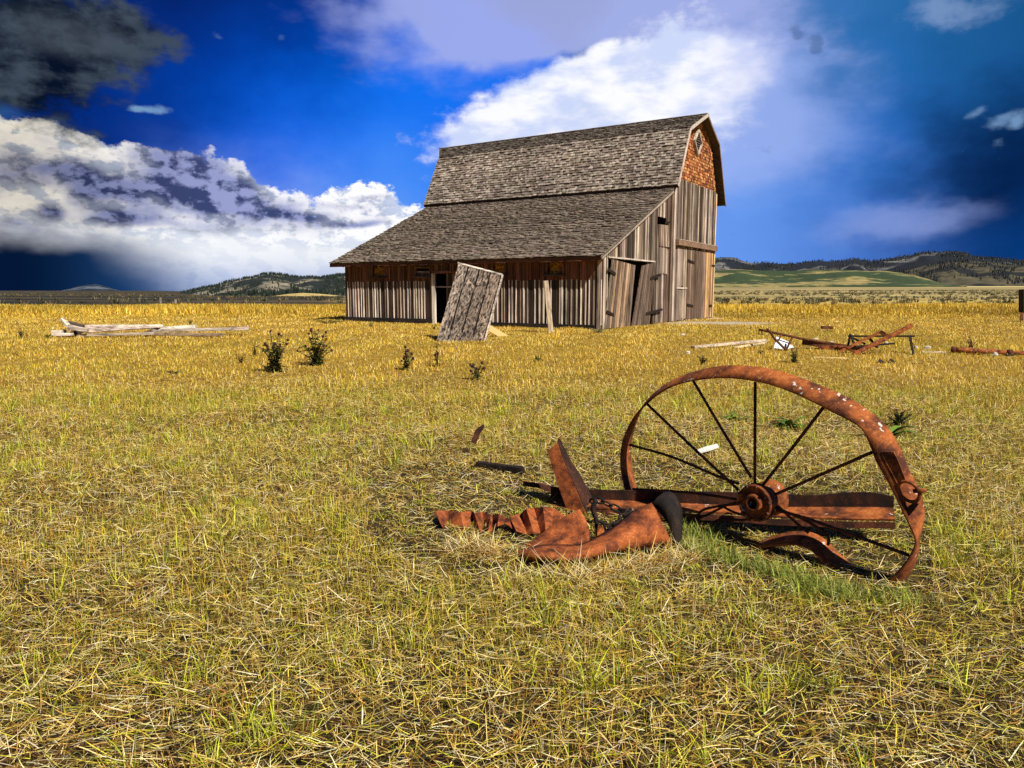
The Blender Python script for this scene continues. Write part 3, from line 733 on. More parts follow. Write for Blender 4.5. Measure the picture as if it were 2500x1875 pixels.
# lintel and sagging double doors of the lean-to gable
mb = MB(); mb.slab((.045, .30, 2.40), (.06, 0, 0), (0, 4.2, -.02), (0, 0, .05), (.42, .36, .31)); mb.build('door_lintel', M_LUMBER, barn)
def poly_door(name, quad, nb, pal, off, swing):
    """boards between the left edge and the right edge of a quad (bl, br, tr, tl) in (y, z)"""
    bl, br, tr, tl = [Vector(q) for q in quad]; mb = MB()
    for k in range(nb):
        s0, s1 = k / nb, (k + 1) / nb - .02
        A, B, Cc, D = bl.lerp(br, s0), bl.lerp(br, s1), tl.lerp(tr, s1), tl.lerp(tr, s0); j = random.uniform(0, .012)
        p = lambda q, s, d: (off + swing * s + d + j, q.x, q.y + 0)
        c = jit(random.choice(pal), .25, .05)
        mb.hexa([p(A, s0, 0), p(B, s1, 0), p(B, s1, .03), p(A, s0, .03), p(D, s0, 0), p(Cc, s1, 0), p(Cc, s1, .03), p(D, s0, .03)], c)
    return mb.build(name, M_SIDE, barn)
dl = poly_door('barn_door', [(.06, .02), (2.02, .03), (2.40, 2.20), (.62, 2.36)], 11, [(.19, .125, .078), (.12, .09, .07), (.08, .053, .038), (.24, .165, .11), (.11, .08, .06)], .06, .10)
dr = poly_door('barn_door', [(2.10, .02), (4.05, .02), (4.55, 2.38), (2.94, 2.20)], 10, [(.075, .05, .035), (.06, .04, .029), (.10, .072, .055), BR_D], .18, -.10)
def hinge(parent, y0, z0, y1, z1, off, w=.10):
    mb = MB(); mb.bar((off, y0, z0), (off, y1, z1), w, .02, (1, 0, 0), (.03, .02, .016)); mb.build('strap_hinge', M_IRON, parent)
hinge(dl, .18, 2.02, .82, 1.86, .13); hinge(dl, .16, .60, .74, .46, .13); hinge(dr, 3.90, 1.76, 4.95, 1.92, .16, .11); hinge(dr, 3.52, .43, 5.2, .56, .16, .10)
# small hatch above: near-black sheet painting the darkness inside, boards hanging askew
mb = MB(); mb.box((-.25, 4.78, 3.80), (-.22, 5.74, 4.16), (.01, .008, .008)); mb.build('hatch_dark_sheet', M_ATTR, barn)
hd = poly_door('hatch_door', [(4.92, 3.02), (5.86, 3.02), (5.70, 3.86), (4.82, 3.84)], 6, [BR_M, BR_G, (.24, .18, .14)], .05, .05)
hinge(hd, 5.45, 3.94, 5.95, 4.0, .09, .08); hinge(hd, 5.5, 3.06, 6.05, 3.0, .10, .05)
# track beam and the tall door of the main gable
mb = MB(); mb.slab((.07, 6.78, 3.16), (.13, 0, 0), (0, 5.22, -.03), (0, 0, .20), (.17, .105, .07)); mb.slab((.05, 6.78, 3.37), (.16, 0, 0), (0, 5.2, -.03), (0, 0, .03), (.30, .23, .18))
mb.build('door_track', M_LUMBER, barn)
dm = poly_door('barn_door', [(8.30, .08), (10.55, .06), (10.55, 3.05), (8.25, 3.05)], 14, [(.07, .045, .032), (.10, .062, .042), (.09, .063, .047), (.15, .108, .08)], .055, .0)
dm2 = poly_door('barn_door', [(10.58, .06), (11.86, .06), (11.86, 3.05), (10.58, 3.05)], 8, [(.15, .08, .04), (.20, .11, .05), (.09, .05, .03), (.42, .27, .12)], .055, .0)
hinge(dm, 8.22, 2.58, 9.02, 2.50, .11); hinge(dm, 8.28, .70, 9.04, .62, .11); hinge(dm2, 11.5, 2.46, 11.98, 2.46, .11, .07); hinge(dm2, 11.3, .6, 11.7, .6, .11)
# corner boards and bits of trim
for o_, u_, v_, w_, c_ in (((.046, .0, .0), (.03, 0, 0), (0, .15, 0), HE - .1, (.34, .28, .235)), ((-.14, -.062, .0), (.15, 0, 0), (0, .02, 0), HE - .14, (.24, .19, .155)),
                          ((.05, WL + .02, .05), (.03, 0, 0), (0, .16, 0), 5.5, (.33, .27, .225)), ((.05, WD - .13, .05), (.03, 0, 0), (0, .14, 0), 5.7, (.42, .29, .17))):
    mb = MB(); mb.slab(o_, u_, v_, (0, 0, w_), c_); mb.build('corner_board', M_SIDE, barn)
mb = MB(); mb.box((.02, 8.1, -.06), (.35, 10.4, .03), (.20, .16, .12)); mb.box((.02, 10.6, -.06), (.55, 12.2, .02), (.40, .33, .25)); mb.build('door_sill', M_LUMBER, barn)

# ------------------------------------------------------------------ the old wheel
WA, WB = Vector((.83, 4.48, 0)), Vector((1.79, 3.32, 0))
WR = (WB - WA).normalized(); WN = Vector((-WR.y, WR.x, 0))      # along the wheel / axle direction pointing away from us
if WN.y < 0: WN = -WN
def on_wheel(px, py, off=0.0):
    r = ray(px, py); o = Vector((0, 0, CAMZ)); n = WN
    return o + r * (((WA + WN * off - o).dot(n)) / r.dot(n))
def at_dist(px, py, P, w):
    """the point of a photo ray lying w beyond P (the far edge of a flat band whose near edge is P)"""
    o = Vector((0, 0, CAMZ)); r = ray(px, py).normalized(); t0 = (P - o).dot(r); d2 = (P - (o + r * t0)).length_squared
    return o + r * (t0 + math.sqrt(max(w * w - d2, (.25 * w) ** 2)))
Z4 = lambda x, y: (1480 + x * .37975, 860 + y * .37975)
Z3 = lambda x, y: (1000 + x * .31646, 1000 + y * .31646)
wheel = empty('rusty_wheel', (1.31, 3.9, 0))
tag(wheel, 'large bent rusty iron wheel with thin spokes standing in the grass', 'wheel')
def child(mb, name, mat, root, smooth=False, bevel=0.0, parent=None):
    """build a part in world coordinates under a thing whose Empty stands at root.location"""
    off = Vector(root.location); mb.v = [tuple(Vector(v) - off) for v in mb.v]
    return mb.build(name, mat, parent or root, smooth, bevel)
def catmull(pts, n):
    pts = [Vector(p) for p in pts]; out = []
    for i in range(len(pts) - 1):
        p0, p1, p2, p3 = pts[max(i - 1, 0)], pts[i], pts[i + 1], pts[min(i + 2, len(pts) - 1)]
        for k in range(n):
            t = k / n; out.append(.5 * (2 * p1 + (p2 - p0) * t + (2 * p0 - 5 * p1 + 4 * p2 - p3) * t * t + (3 * p1 - p0 - 3 * p2 + p3) * t ** 3))
    return out + [pts[-1]]
N1 = [(182, 1060), (140, 940), (112, 840), (95, 740), (95, 650), (112, 560), (150, 470), (195, 400), (255, 335), (340, 265), (450, 208), (600, 174), (750, 163), (900, 175), (1050, 205), (1200, 258), (1350, 328), (1470, 390), (1580, 445),
      (1645, 495), (1690, 580), (1730, 690), (1785, 790), (1840, 890), (1885, 980), (1935, 1080), (1970, 1150), (1990, 1215), (1975, 1275), (1930, 1350), (1870, 1420), (1780, 1500)]
F1 = [(240, 1010), (207, 930), (182, 830), (163, 740), (155, 650), (162, 560), (185, 470), (225, 370), (275, 300), (355, 228), (450, 172), (580, 124), (730, 92), (880, 89), (1050, 108), (1220, 156), (1400, 226), (1550, 290), (1685, 377),
      (1780, 455), (1850, 545), (1908, 660), (1955, 770), (2005, 870), (2032, 950), (2042, 1030), (2030, 1115), (2010, 1200), (2006, 1265), (1985, 1345), (1950, 1425), (1890, 1505)]
def band(mb, N, Fp, w, th=.010, mid=0.0):
    near = [on_wheel(*Z4(*p)) for p in N]; far = [at_dist(*Z4(*q), n, w) for q, n in zip(Fp, near)]
    near, far = catmull(near, 5), catmull(far, 5)
    mb.sheet([near, [(a + b) / 2 for a, b in zip(near, far)], far], th)
mb = MB(); band(mb, N1, F1, .115)
N2 = [(905, 1290), (1000, 1257), (1100, 1240), (1200, 1236), (1290, 1257), (1350, 1300), (1400, 1360), (1480, 1430), (1570, 1500)]
F2 = [(925, 1262), (1010, 1212), (1110, 1176), (1210, 1156), (1310, 1160), (1390, 1195), (1470, 1270), (1600, 1390), (1740, 1500)]
band(mb, N2, F2, .115, .012)
child(mb, 'rim', M_RUST, wheel, True)
HUB = on_wheel(*Z4(965, 965)) - WN * .02
mb = MB(); mb.lathe(HUB, WN, [(-.005, .030), (-.02, .030), (-.02, .048), (.0, .052), (.012, .060), (.012, .080), (-.004, .088), (-.004, .100), (.035, .106), (.045, .085), (.10, .075), (.14, .078), (.15, .098), (.185, .098), (.19, .05), (.19, .02)], 40)
mb.lathe(HUB, WN, [(.08, .0), (.08, .028), (-.005, .030)], 40)
hub = child(mb, 'hub', M_RUST, wheel, True)
mb = MB()
for k in range(10):
    a = k * math.pi / 5 + .2; u = WR * math.cos(a) + Vector((0, 0, 1)) * math.sin(a)
    mb = MB(); mb.lathe(HUB + u * .094 - WN * .006, WN, [(-.012, .0), (-.012, .008), (.01, .010)], 8); child(mb, 'bolt', M_RUSTD, wheel, parent=hub)
SP = [[(850, 885), (265, 335)], [(932, 805), (560, 185)], [(955, 880), (958, 190)], [(1010, 850), (1400, 350)], [(1085, 915), (1400, 778), (1715, 640)],
      [(850, 845), (700, 790), (420, 672), (150, 595)], [(835, 945), (640, 915), (480, 898), (172, 880)], [(1095, 1015), (1300, 1072), (1600, 1180), (1945, 1305)],
      [(835, 965), (760, 990), (650, 1045), (605, 1060), (590, 1080), (598, 1130), (610, 1170)], [(850, 975), (720, 990), (620, 1015), (592, 1050), (590, 1100)],
      [(945, 1062), (880, 1078), (760, 1075), (705, 1085), (690, 1108), (725, 1150), (850, 1192), (960, 1222), (1012, 1252)],
      [(1100, 985), (1180, 1060), (1260, 1130), (1300, 1160)], [(1090, 1000), (1200, 1045), (1300, 1092), (1390, 1150), (1428, 1195), (1425, 1240)],
      [(895, 1050), (820, 1028), (750, 992)]]
for k, sp in enumerate(SP):
    pts = [on_wheel(*Z4(*q), .035 if i == 0 else .05) for i, q in enumerate(sp)]
    mb = MB(); mb.tube(catmull(pts, 6) if len(pts) > 2 else [pts[0], pts[0].lerp(pts[1], .5) + Vector((0, 0, -.003)), pts[1]], .0085 if k < 8 else .0075, 8); child(mb, 'spoke', M_RUSTD, wheel, True)
# ring, pin and strap hooked on the right of the rim
def rp(x, y, d=-.012):                              # a point just in front of the rim's outer face
    p = on_wheel(*Z4(x, y), .06); return p - (p - Vector((0, 0, CAMZ))).normalized() * (.05 - d * 0)
ctr = rp(1945, 895); u1 = rp(2010, 905) - ctr; u2 = rp(1930, 830) - ctr
mb = MB(); mb.tube([ctr + u1 * 1.05 * math.cos(a) + u2 * 1.0 * math.sin(a) for a in np.linspace(0, 2 * math.pi, 28, endpoint=False)], .0085, 8, closed=True); child(mb, 'ring', M_RUST, wheel, True)
mb = MB(); mb.tube([rp(1975, 892), rp(2010, 893), rp(2055, 886)], [.010, .010, .009], 8); child(mb, 'pin', M_RUST, wheel, True)
mb = MB(); q0 = [(1770, 640), (1800, 700), (1840, 770), (1880, 845)]; q1 = [(1850, 640), (1880, 700), (1905, 765), (1930, 830)]
mb.sheet([[rp(*p) for p in q0], [rp(*p) for p in q1]], .007); child(mb, 'strap', M_RUST, wheel)
mb = MB(); mb.sheet([[rp(x, y) for x, y in ((1925, 1010), (1950, 985), (1985, 960))], [rp(x, y) for x, y in ((1950, 1050), (1985, 1010), (2010, 975))]], .008); child(mb, 'clip_plate', M_RUSTD, wheel)

# long channel beam lying behind the wheel
def along(a, b, n): return [a.lerp(b, i / n) for i in range(n + 1)]
def beam_pts(pix, Y0, Y1, x0=1280, x1=2190): return [atY(x, y, Y0 + (Y1 - Y0) * (x - x0) / (x1 - x0)) for x, y in pix]
top = [(1345, 1188), (1437, 1195), (1600, 1198), (1799, 1202), (1901, 1205), (1985, 1209), (2060, 1203), (2125, 1202), (2182, 1212)]
bot = [(1345, 1216), (1437, 1219), (1600, 1226), (1799, 1235), (1901, 1238), (1985, 1238), (2060, 1238), (2125, 1238), (2182, 1240)]
flo = [(1345, 1238), (1437, 1240), (1600, 1246), (1799, 1255), (1890, 1262), (1985, 1265), (2060, 1268), (2125, 1269), (2186, 1270)]
bm_ = empty('iron_beam', (1.1, 4.3, 0)); tag(bm_, 'long rusty iron channel beam lying behind the spoked wheel', 'beam')
T, Bt = catmull(beam_pts(top, 4.75, 3.95), 3), catmull(beam_pts(bot, 4.75, 3.95), 3); Fl = catmull(beam_pts(flo, 4.62, 3.82), 3)
mb = MB(); mb.sheet([T, Bt], .012); child(mb, 'web', M_RUSTSH, bm_)
mb = MB(); mb.sheet([[p + Vector((0, 0, -.002)) for p in Bt], Fl], .012); child(mb, 'flange', M_RUST, bm_)
mb = MB(); lip = [p + Vector((0, 0, -.012)) for p in Fl]; mb.sheet([[p for p in lip], [p + Vector((0, 0, -.035)) for p in lip]], .010); child(mb, 'lip', M_RUSTD, bm_)
ib = empty('iron_bar', (.2, 4.85, 0)); tag(ib, 'thin rusty bar poking out left of the upright angle iron', 'bar')
mb = MB(); a = [atY(*Z3(x, y), 4.85) for x, y in ((870, 555), (1000, 570), (1100, 590), (1190, 615))]; b = [atY(*Z3(x, y), 4.85) for x, y in ((880, 585), (1000, 605), (1100, 640), (1190, 655))]
mb.sheet([a, b], .02); child(mb, 'bar', M_RUSTD, ib)
lb = empty('broken_lath', (.3, 4.7, 0)); tag(lb, 'short broken brown lath under the thin bar by the upright iron', 'lath')
mb = MB(); mb.sheet([[atY(*Z3(x, y), 4.72) for x, y in ((985, 655), (1090, 672), (1210, 690))], [atY(*Z3(x, y), 4.72) for x, y in ((1000, 685), (1090, 712), (1210, 740))]], .02, (.30, .13, .04)); child(mb, 'plank', M_LUMBER, lb)

# upright angle iron
ai = empty('angle_iron', (.4, 4.5, 0)); tag(ai, 'rusty angle iron leaning upright out of the grass left of the wheel', 'iron')
Lp = catmull([atY(*Z3(*p), Y) for p, Y in (((1068, 318), 4.60), ((1100, 440), 4.57), ((1160, 620), 4.53), ((1245, 850), 4.50))], 4)
Mp = catmull([atY(*Z3(*p), Y) for p, Y in (((1142, 255), 4.58), ((1190, 400), 4.54), ((1260, 560), 4.50), ((1375, 830), 4.46))], 4)
Rp = catmull([atY(*Z3(*p), Y) for p, Y in (((1150, 222), 4.66), ((1240, 390), 4.64), ((1330, 540), 4.62), ((1440, 745), 4.58))], 4)
mb = MB(); mb.sheet([Lp, Mp], .010); child(mb, 'left_flange', M_RUSTP, ai)
mb = MB(); mb.sheet([Mp, Rp], .010); child(mb, 'right_flange', M_RUSTSH, ai)

# curved cast shield
sh = empty('plough_shield', (.45, 3.85, 0)); tag(sh, 'curved rusty plough shield plate lying in hay before the angle iron', 'plough part')
def P3(x, y, Y): return atY(*Z3(x, y), Y * .958)
sl_b = [(815, 1112), (900, 1150), (1000, 1165), (1120, 1172), (1250, 1172), (1400, 1150), (1600, 1100), (1800, 1068), (2030, 1040)]
sl_t = [(800, 1108), (930, 1070), (1040, 1050), (1160, 1048), (1300, 1046), (1400, 1008), (1560, 920), (1730, 785), (1870, 725)]
yb = [3.86, 3.74, 3.70, 3.69, 3.69, 3.72, 3.80, 3.88, 3.96]; yt = [3.86, 3.86, 3.86, 3.87, 3.88, 3.90, 3.96, 4.04, 4.08]
rows = []
for k in range(7):
    t = k / 6; row = []
    for (bx_, by_), (tx_, ty_), y0, y1 in zip(sl_b, sl_t, yb, yt):
        bul = .085 * math.sin(math.pi * min(1, t * 1.0)) * min(1, (ty_ < by_ - 5) * (by_ - ty_) / 110)
        row.append(P3(bx_ + (tx_ - bx_) * t, by_ + (ty_ - by_) * t, y0 + (y1 - y0) * t - bul))
    rows.append(catmull(row, 3))
mb = MB(); mb.sheet(rows, .012); child(mb, 'curved_plate', M_RUSTP, sh, True)
fin_b = [(840, 1105), (960, 1075), (1060, 1055), (1180, 1050), (1300, 1050), (1385, 1008)]
fin_t = [(842, 1098), (930, 1020), (1030, 945), (1120, 875), (1215, 815), (1312, 768)]
rows = []
for k in range(5):
    t = k / 4; rows.append(catmull([P3(a[0] + (b[0] - a[0]) * t + (28 * math.sin(t * 3.14) if i == 5 else 0), a[1] + (b[1] - a[1]) * t, 3.875 + .16 * t + .05 * math.sin(t * 3.14) - .0 * i) for i, (a, b) in enumerate(zip(fin_b, fin_t))], 3))
mb = MB(); mb.sheet(rows, .010); child(mb, 'fin', M_RUSTP, sh, True)
e_n = [(1868, 728), (1925, 790), (1985, 865), (2030, 960), (2045, 1045)]; e_m = [(1905, 690), (1980, 700), (2050, 790), (2080, 900), (2070, 1040)]; e_f = [(1960, 640), (2030, 650), (2088, 740), (2098, 850), (2092, 1000)]
mb = MB(); mb.sheet([catmull([P3(*p, Y) for p, Y in zip(q, yy)], 3) for q, yy in ((e_n, [4.07, 4.05, 4.02, 3.99, 3.97]), (e_m, [4.09, 4.04, 4.03, 4.02, 4.0]), (e_f, [4.2, 4.18, 4.16, 4.14, 4.12]))], .012); child(mb, 'end_plate', M_IRON, sh, True)

# crumpled sheet metal left of it
def crumple(label, top, bot, Y0, Y1, amp, seed):
    r = random.Random(seed); o = empty('crumpled_sheet', P3(*bot[len(bot) // 2], Y0)); tag(o, label, 'sheet metal')
    rows = []
    n = len(top)
    for k in range(4):
        t = k / 3; row = []
        for i, (a, b) in enumerate(zip(bot, top)):
            z = amp * (1 if i % 2 else -1) * (.4 + .6 * t)
            row.append(P3(a[0] + (b[0] - a[0]) * t, a[1] + (b[1] - a[1]) * t, .985 * (Y0 + (Y1 - Y0) * t) + z + r.uniform(-.01, .01)))
        rows.append(row)
    mb = MB(); mb.sheet(rows, .004); child(mb, 'folded_sheet', M_RUSTP, o); return o
crumple('crumpled rusty sheet metal, leftmost piece, with sharp folds', [(198, 782), (300, 780), (395, 792), (480, 778), (500, 800), (560, 790), (632, 812)], [(240, 880), (300, 990), (420, 968), (500, 985), (545, 950), (585, 985), (612, 900)], 4.28, 4.48, .055, 3)
crumple('crumpled rusty sheet metal curling in hay, middle piece', [(625, 880), (640, 815), (690, 805), (735, 830), (775, 850), (790, 870)], [(600, 955), (640, 930), (680, 900), (730, 880), (770, 900), (850, 965)], 4.30, 4.40, .05, 4)
crumple('arched rusty sheet metal beside the foot of the angle iron', [(770, 830), (860, 800), (900, 765), (960, 758), (1030, 752), (1110, 760), (1165, 800), (1225, 838)], [(820, 935), (905, 965), (960, 960), (1010, 950), (1050, 930), (1100, 905), (1150, 880), (1215, 850)], 4.22, 4.45, .05, 5)

# chain
ch = empty('chain', P3(1550, 800, 4.25)); tag(ch, 'short black iron chain hanging between the angle iron and the shield', 'chain')
cp = catmull([P3(x, y, Y) for x, y, Y in ((1400, 715, 4.46), (1450, 695, 4.40), (1530, 730, 4.38), (1620, 775, 4.36), (1700, 785, 4.34), (1640, 830, 4.20), (1560, 900, 4.12), (1500, 965, 4.05))], 4)
acc = 0; pts = [cp[0]]
for a, b in zip(cp, cp[1:]):
    acc += (b - a).length
    if acc > .040: pts.append(b); acc = 0
for i, (a, b) in enumerate(zip(pts, pts[1:])):
    d = (b - a); c = (a + b) / 2; dn = d.normalized(); s_ = dn.orthogonal().normalized(); s_ = s_ if i % 2 else dn.cross(s_)
    mb = MB(); mb.tube([c + dn * .034 * math.cos(t) + s_ * .018 * math.sin(t) for t in np.linspace(0, 6.283, 16, endpoint=False)], .0065, 6, closed=True); child(mb, 'link', M_IRON, ch, True)
hk = empty('iron_hook', P3(1470, 900, 4.1)); tag(hk, 'black bent hook standing on a rusty lug behind the shield', 'hook')
mb = MB(); mb.tube(catmull([P3(x, y, 4.16) for x, y in ((1440, 700), (1415, 760), (1440, 850), (1450, 930), (1460, 985))], 5), .014, 8); child(mb, 'shank', M_IRON, hk, True)
mb = MB(); mb.tube(catmull([P3(x, y, 4.12) for x, y in ((1450, 860), (1490, 870), (1505, 920), (1490, 980))], 5), .008, 8); child(mb, 'hook_eye', M_IRON, hk, True)
mb = MB(); mb.sheet([[P3(x, y, 4.08) for x, y in ((1445, 1000), (1440, 950), (1465, 890))], [P3(x, y, 4.10) for x, y in ((1480, 1000), (1500, 945), (1480, 900))]], .02); child(mb, 'lug', M_RUST, hk)

def scrap(name, label, cat, pix, Y, th, mat, col=(.5, .5, .5)):
    """a flat odd piece: outline in photo pixels, standing or lying at depth Y (one number or one per corner)"""
    Ys = Y if isinstance(Y, (list, tuple)) else [Y] * len(pix); P = [atY(*p, y) for p, y in zip(pix, Ys)]
    c = sum(P, Vector()) / len(P); nrm = (P[1] - P[0]).cross(P[-1] - P[0]).normalized(); n = len(P)
    mb = MB(); mb.add([p - c + nrm * th / 2 for p in P] + [p - c - nrm * th / 2 for p in P],
                      [tuple(range(n)), tuple(range(2 * n - 1, n - 1, -1))] + [(i, n + i, n + (i + 1) % n, (i + 1) % n) for i in range(n)], col)
    o = mb.build(name, mat); o.location = c; return tag(o, label, cat)
g_ = lambda x, y: onground(x, y)
def rod(name, label, cat, a, b, w, h, mat, col=(.5, .5, .5), group=None, up=(0, 0, 1), w2=None, h2=None):
    """one straight plank or bar between two points of the world"""
    c = (Vector(a) + Vector(b)) / 2; mb = MB(); mb.bar(Vector(a) - c, Vector(b) - c, w, h, up, col, w2, h2)
    o = mb.build(name, mat, None, False, min(w, h) * .12); o.location = c; return tag(o, label, cat, group)
scrap('metal_scrap', 'small dark rusty blade tip sticking up in open grass', 'blade', [(1150, 1078), (1160, 1050), (1180, 1036), (1183, 1042), (1170, 1062), (1162, 1085)], 6.1, .02, M_RUSTD)
rod('buried_bar', 'dark iron bar half buried in grass beyond the angle iron', 'bar', g_(1165, 1142) + Vector((0, 0, .03)), g_(1278, 1158) + Vector((0, 0, .03)), .05, .05, M_IRON)
scrap('pale_chip', 'pale flat wood chip lying in grass seen through the wheel', 'wood chip', [(1697, 1102), (1722, 1092), (1750, 1085), (1755, 1091), (1733, 1099), (1702, 1107)], [5.95, 6.0, 6.1, 6.08, 5.95, 5.9], .012, M_ATTR, (.66, .62, .58))

# ------------------------------------------------------------------ leaning door panel, prop and post in front of the barn
def pan():
    o = empty('door_panel', (-1.45, 19.75, 0)); tag(o, 'grey knotty board panel leaning askew in front of the barn', 'panel')
    bl, tl, tr = atY(1064, 836, 19.45), atY(1119, 643, 20.25), atY(1225, 671, 20.10)
    ax = tr - tl; dn = bl - tl; nrm = ax.cross(dn).normalized()
    if nrm.y > 0: nrm = -nrm
    cols = [(.175, .138, .112), (.135, .105, .084), (.115, .086, .068), (.15, .112, .085)]
    e = [0, .245, .50, .755, 1.0]
    for k in range(4):
        mb = MB(); j = nrm * random.uniform(-.008, .008); ext = 1.16 if k > 1 else 1.04
        mb.slab(tl + ax * (e[k] + .012) + j, ax * (e[k + 1] - e[k] - .036), dn * ext, nrm * .045, cols[k]); child(mb, 'board', M_PANELB, o)
    mb = MB(); mb.slab(tl + ax * .01 + dn * .01 - nrm * .03, ax * .98, dn * 1.1, nrm * .02, (.012, .009, .008)); child(mb, 'backing', M_ATTR, o)  # near-black sheet added so the gaps between boards look shaded
    mb = MB(); mb.slab(tl - dn * .008 - ax * .01, ax * 1.02, dn * .018, nrm * .05, (.50, .44, .38)); child(mb, 'top_edge', M_LUMBER, o)
    mb = MB(); mb.slab(tl + ax * 1.004 - nrm * .05, ax * .035, dn * 1.15, nrm * .10, (.34, .29, .25)); child(mb, 'edge_board', M_LUMBER, o)
    mb = MB()
    for t in (.22, .80): 
        mb = MB(); mb.slab(tl + dn * t + ax * .02 - nrm * .045, ax * .96, dn * .07, nrm * .04, (.14, .11, .09)); child(mb, 'cross_batten', M_LUMBER, o)
m, nt, b = material('knotty_boards', .92); oc = obcoord(nt)
mp = nt.nodes.new('ShaderNodeMapping'); nt.links.new(oc, mp.inputs[0]); mp.inputs['Rotation'].default_value = (0, R(-16), 0); 
mp2 = vmap(nt, mp.outputs[0], (26, 26, .9)); gr = noise(nt, mp2, 1.0, 5, .55, dist=.35); kn = noise(nt, vmap(nt, mp.outputs[0], (8, 8, 3.5), (3, 0, 1)), 1.0, 3, .55, dist=1.2)
k_ = gr.smooth(.36, .64) * .65 + kn.smooth(.60, .66) * .9
nt.links.new(mixc(nt, 1.0, attr(nt), grey(nt, k_, .10, 2.9), 'MULTIPLY'), b.inputs['Base Color']); bump(nt, b, gr, .35, .008); M_PANELB = m
pan()
rod('prop_board', 'fresh yellow board propping the leaning panel', 'board', atY(1172, 788, 20.35), atY(1243, 829, 20.9), .05, .17, M_ATTR, (.66, .46, .20))
pp = onground(1345, 812)
mb = MB(); mb.bar((.02, 0, -.2), Vector((-.17, .0, 1.62)), .17, .15, (0, 1, 0), (.47, .37, .26), .15, .14)
po = mb.build('wooden_post', M_LUMBERV if 'M_LUMBERV' in globals() else M_PANEL, None, False, .02); po.location = pp; tag(po, 'pale leaning wooden post before the barn wall', 'post')

# ------------------------------------------------------------------ timber pile on the left
Z5 = lambda x, y: (x * .38879, 660 + y * .38879)
def tim(label, a, b, Ya, Yb, w, h, col, w2=None, h2=None, name='timber', cat='timber'):
    rod(name, label, cat, atY(*Z5(*a), Ya), atY(*Z5(*b), Yb), w, h, M_LUMBER, jit(col, .05), 'timbers heaped in the grass left of the barn', (0, 0, 1), w2, h2)
PALE, GREYT, DKT = (.52, .44, .36), (.36, .295, .235), (.085, .06, .045)
tim('thick pale grey timber tapering right, top of the heap', (552, 368), (1012, 351), 21.6, 21.2, .30, .24, PALE, .25, .09)
tim('dark short timber wedged under the tapering timber', (905, 395), (1005, 355), 21.0, 21.3, .08, .08, DKT)
tim('pale short timber behind the middle of the heap', (1000, 370), (1232, 354), 21.7, 21.9, .3, .12, PALE)
tim('longest grey timber reaching the right end of the heap', (962, 378), (1564, 366), 21.2, 21.6, .16, .085, GREYT)
tim('long low timber at the front left of the heap', (500, 408), (972, 396), 20.9, 20.9, .16, .075, (.30, .25, .20))
tim('low timber with a dark end at the front right of the heap', (970, 400), (1410, 405), 20.8, 21.1, .18, .085, (.20, .13, .085))
tim('split plank end standing tilted at the left of the heap', (388, 305), (455, 378), 21.0, 20.8, .12, .09, PALE)
tim('pale plank sloping down beside the tilted plank end', (430, 352), (552, 380), 20.8, 20.8, .12, .12, GREYT)
tim('dark plank behind the tilted plank end', (435, 328), (525, 352), 21.3, 21.3, .12, .10, DKT)
tim('low pale board on the ground left of the heap', (355, 404), (452, 402), 20.7, 20.7, .2, .08, PALE)
tim('cut block of pale timber at the far left of the heap', (337, 394), (400, 392), 21.0, 21.0, .3, .17, (.40, .34, .27))
tim('brown round log lying behind the right end of the heap', (1430, 362), (1566, 362), 21.9, 21.9, .10, .09, (.22, .12, .07))
tim('rotten dark timber inside the left of the heap', (455, 395), (500, 372), 20.95, 21.2, .2, .2, (.04, .03, .025))

# ------------------------------------------------------------------ scrap farm machinery on the right
Z6 = lambda x, y: (1640 + x * .38879, 580 + y * .38879)
S6 = lambda x, y, Y: atY(*Z6(x, y), Y)
def plank6(label, a, b, Ya, Yb, w, h, col, cat='board', name='board', mat=None): rod(name, label, cat, S6(*a, Ya), S6(*b, Yb), w, h, mat or M_LUMBER, col)
plank6('long grey board lying left of the scrap frame', (132, 688), (592, 645), 17.2, 18.4, .12, .06, (.40, .32, .24))
plank6('shorter split board below the long grey board', (385, 692), (590, 660), 17.1, 17.9, .05, .045, (.46, .36, .22))
cf = empty('cultivator_frame', S6(800, 700, 17)); cf.location.z = 0; tag(cf, 'rusty bar frame sloping over a white metal sheet', 'farm machine part')
for nm, pts, r in (('beam', [(548, 577, 17.3), (700, 610, 17.2), (850, 642, 17.1), (1000, 665, 17.0)], .028), ('brace', [(600, 572, 17.1), (650, 640, 16.95), (722, 710, 16.8)], .028), ('strut', [(690, 612, 17.15), (664, 655, 17.0)], .018),
                   ('strut', [(754, 630, 17.1), (722, 700, 16.9)], .024), ('clevis', [(552, 575, 17.3), (545, 605, 17.3), (575, 612, 17.3), (560, 590, 17.3)], .012)):
    mb = MB(); mb.tube([S6(*p) for p in pts], r, 8); child(mb, nm, M_RUSTD, cf, True)
mb = MB(); mb.bar(S6(820, 655, 17.2), S6(1100, 690, 16.9), .08, .13); child(mb, 'channel', M_RUSTD, cf)
mb = MB(); mb.bar(S6(920, 698, 17.0), S6(1200, 694, 16.7), .10, .13); child(mb, 'channel', M_RUST, cf)
scrap('white_sheet', 'white bent metal sheet under the rusty bar frame', 'sheet metal', [Z6(658, 622), Z6(742, 660), Z6(766, 690), Z6(715, 705), Z6(640, 694)], [17.4, 17.3, 17.2, 17.0, 17.1], .012, M_ATTR, (.72, .73, .76))
tf = empty('table_frame', S6(1320, 700, 16)); tf.location.z = 0; tag(tf, 'black iron table-like frame with thin legs amid the scrap', 'frame')
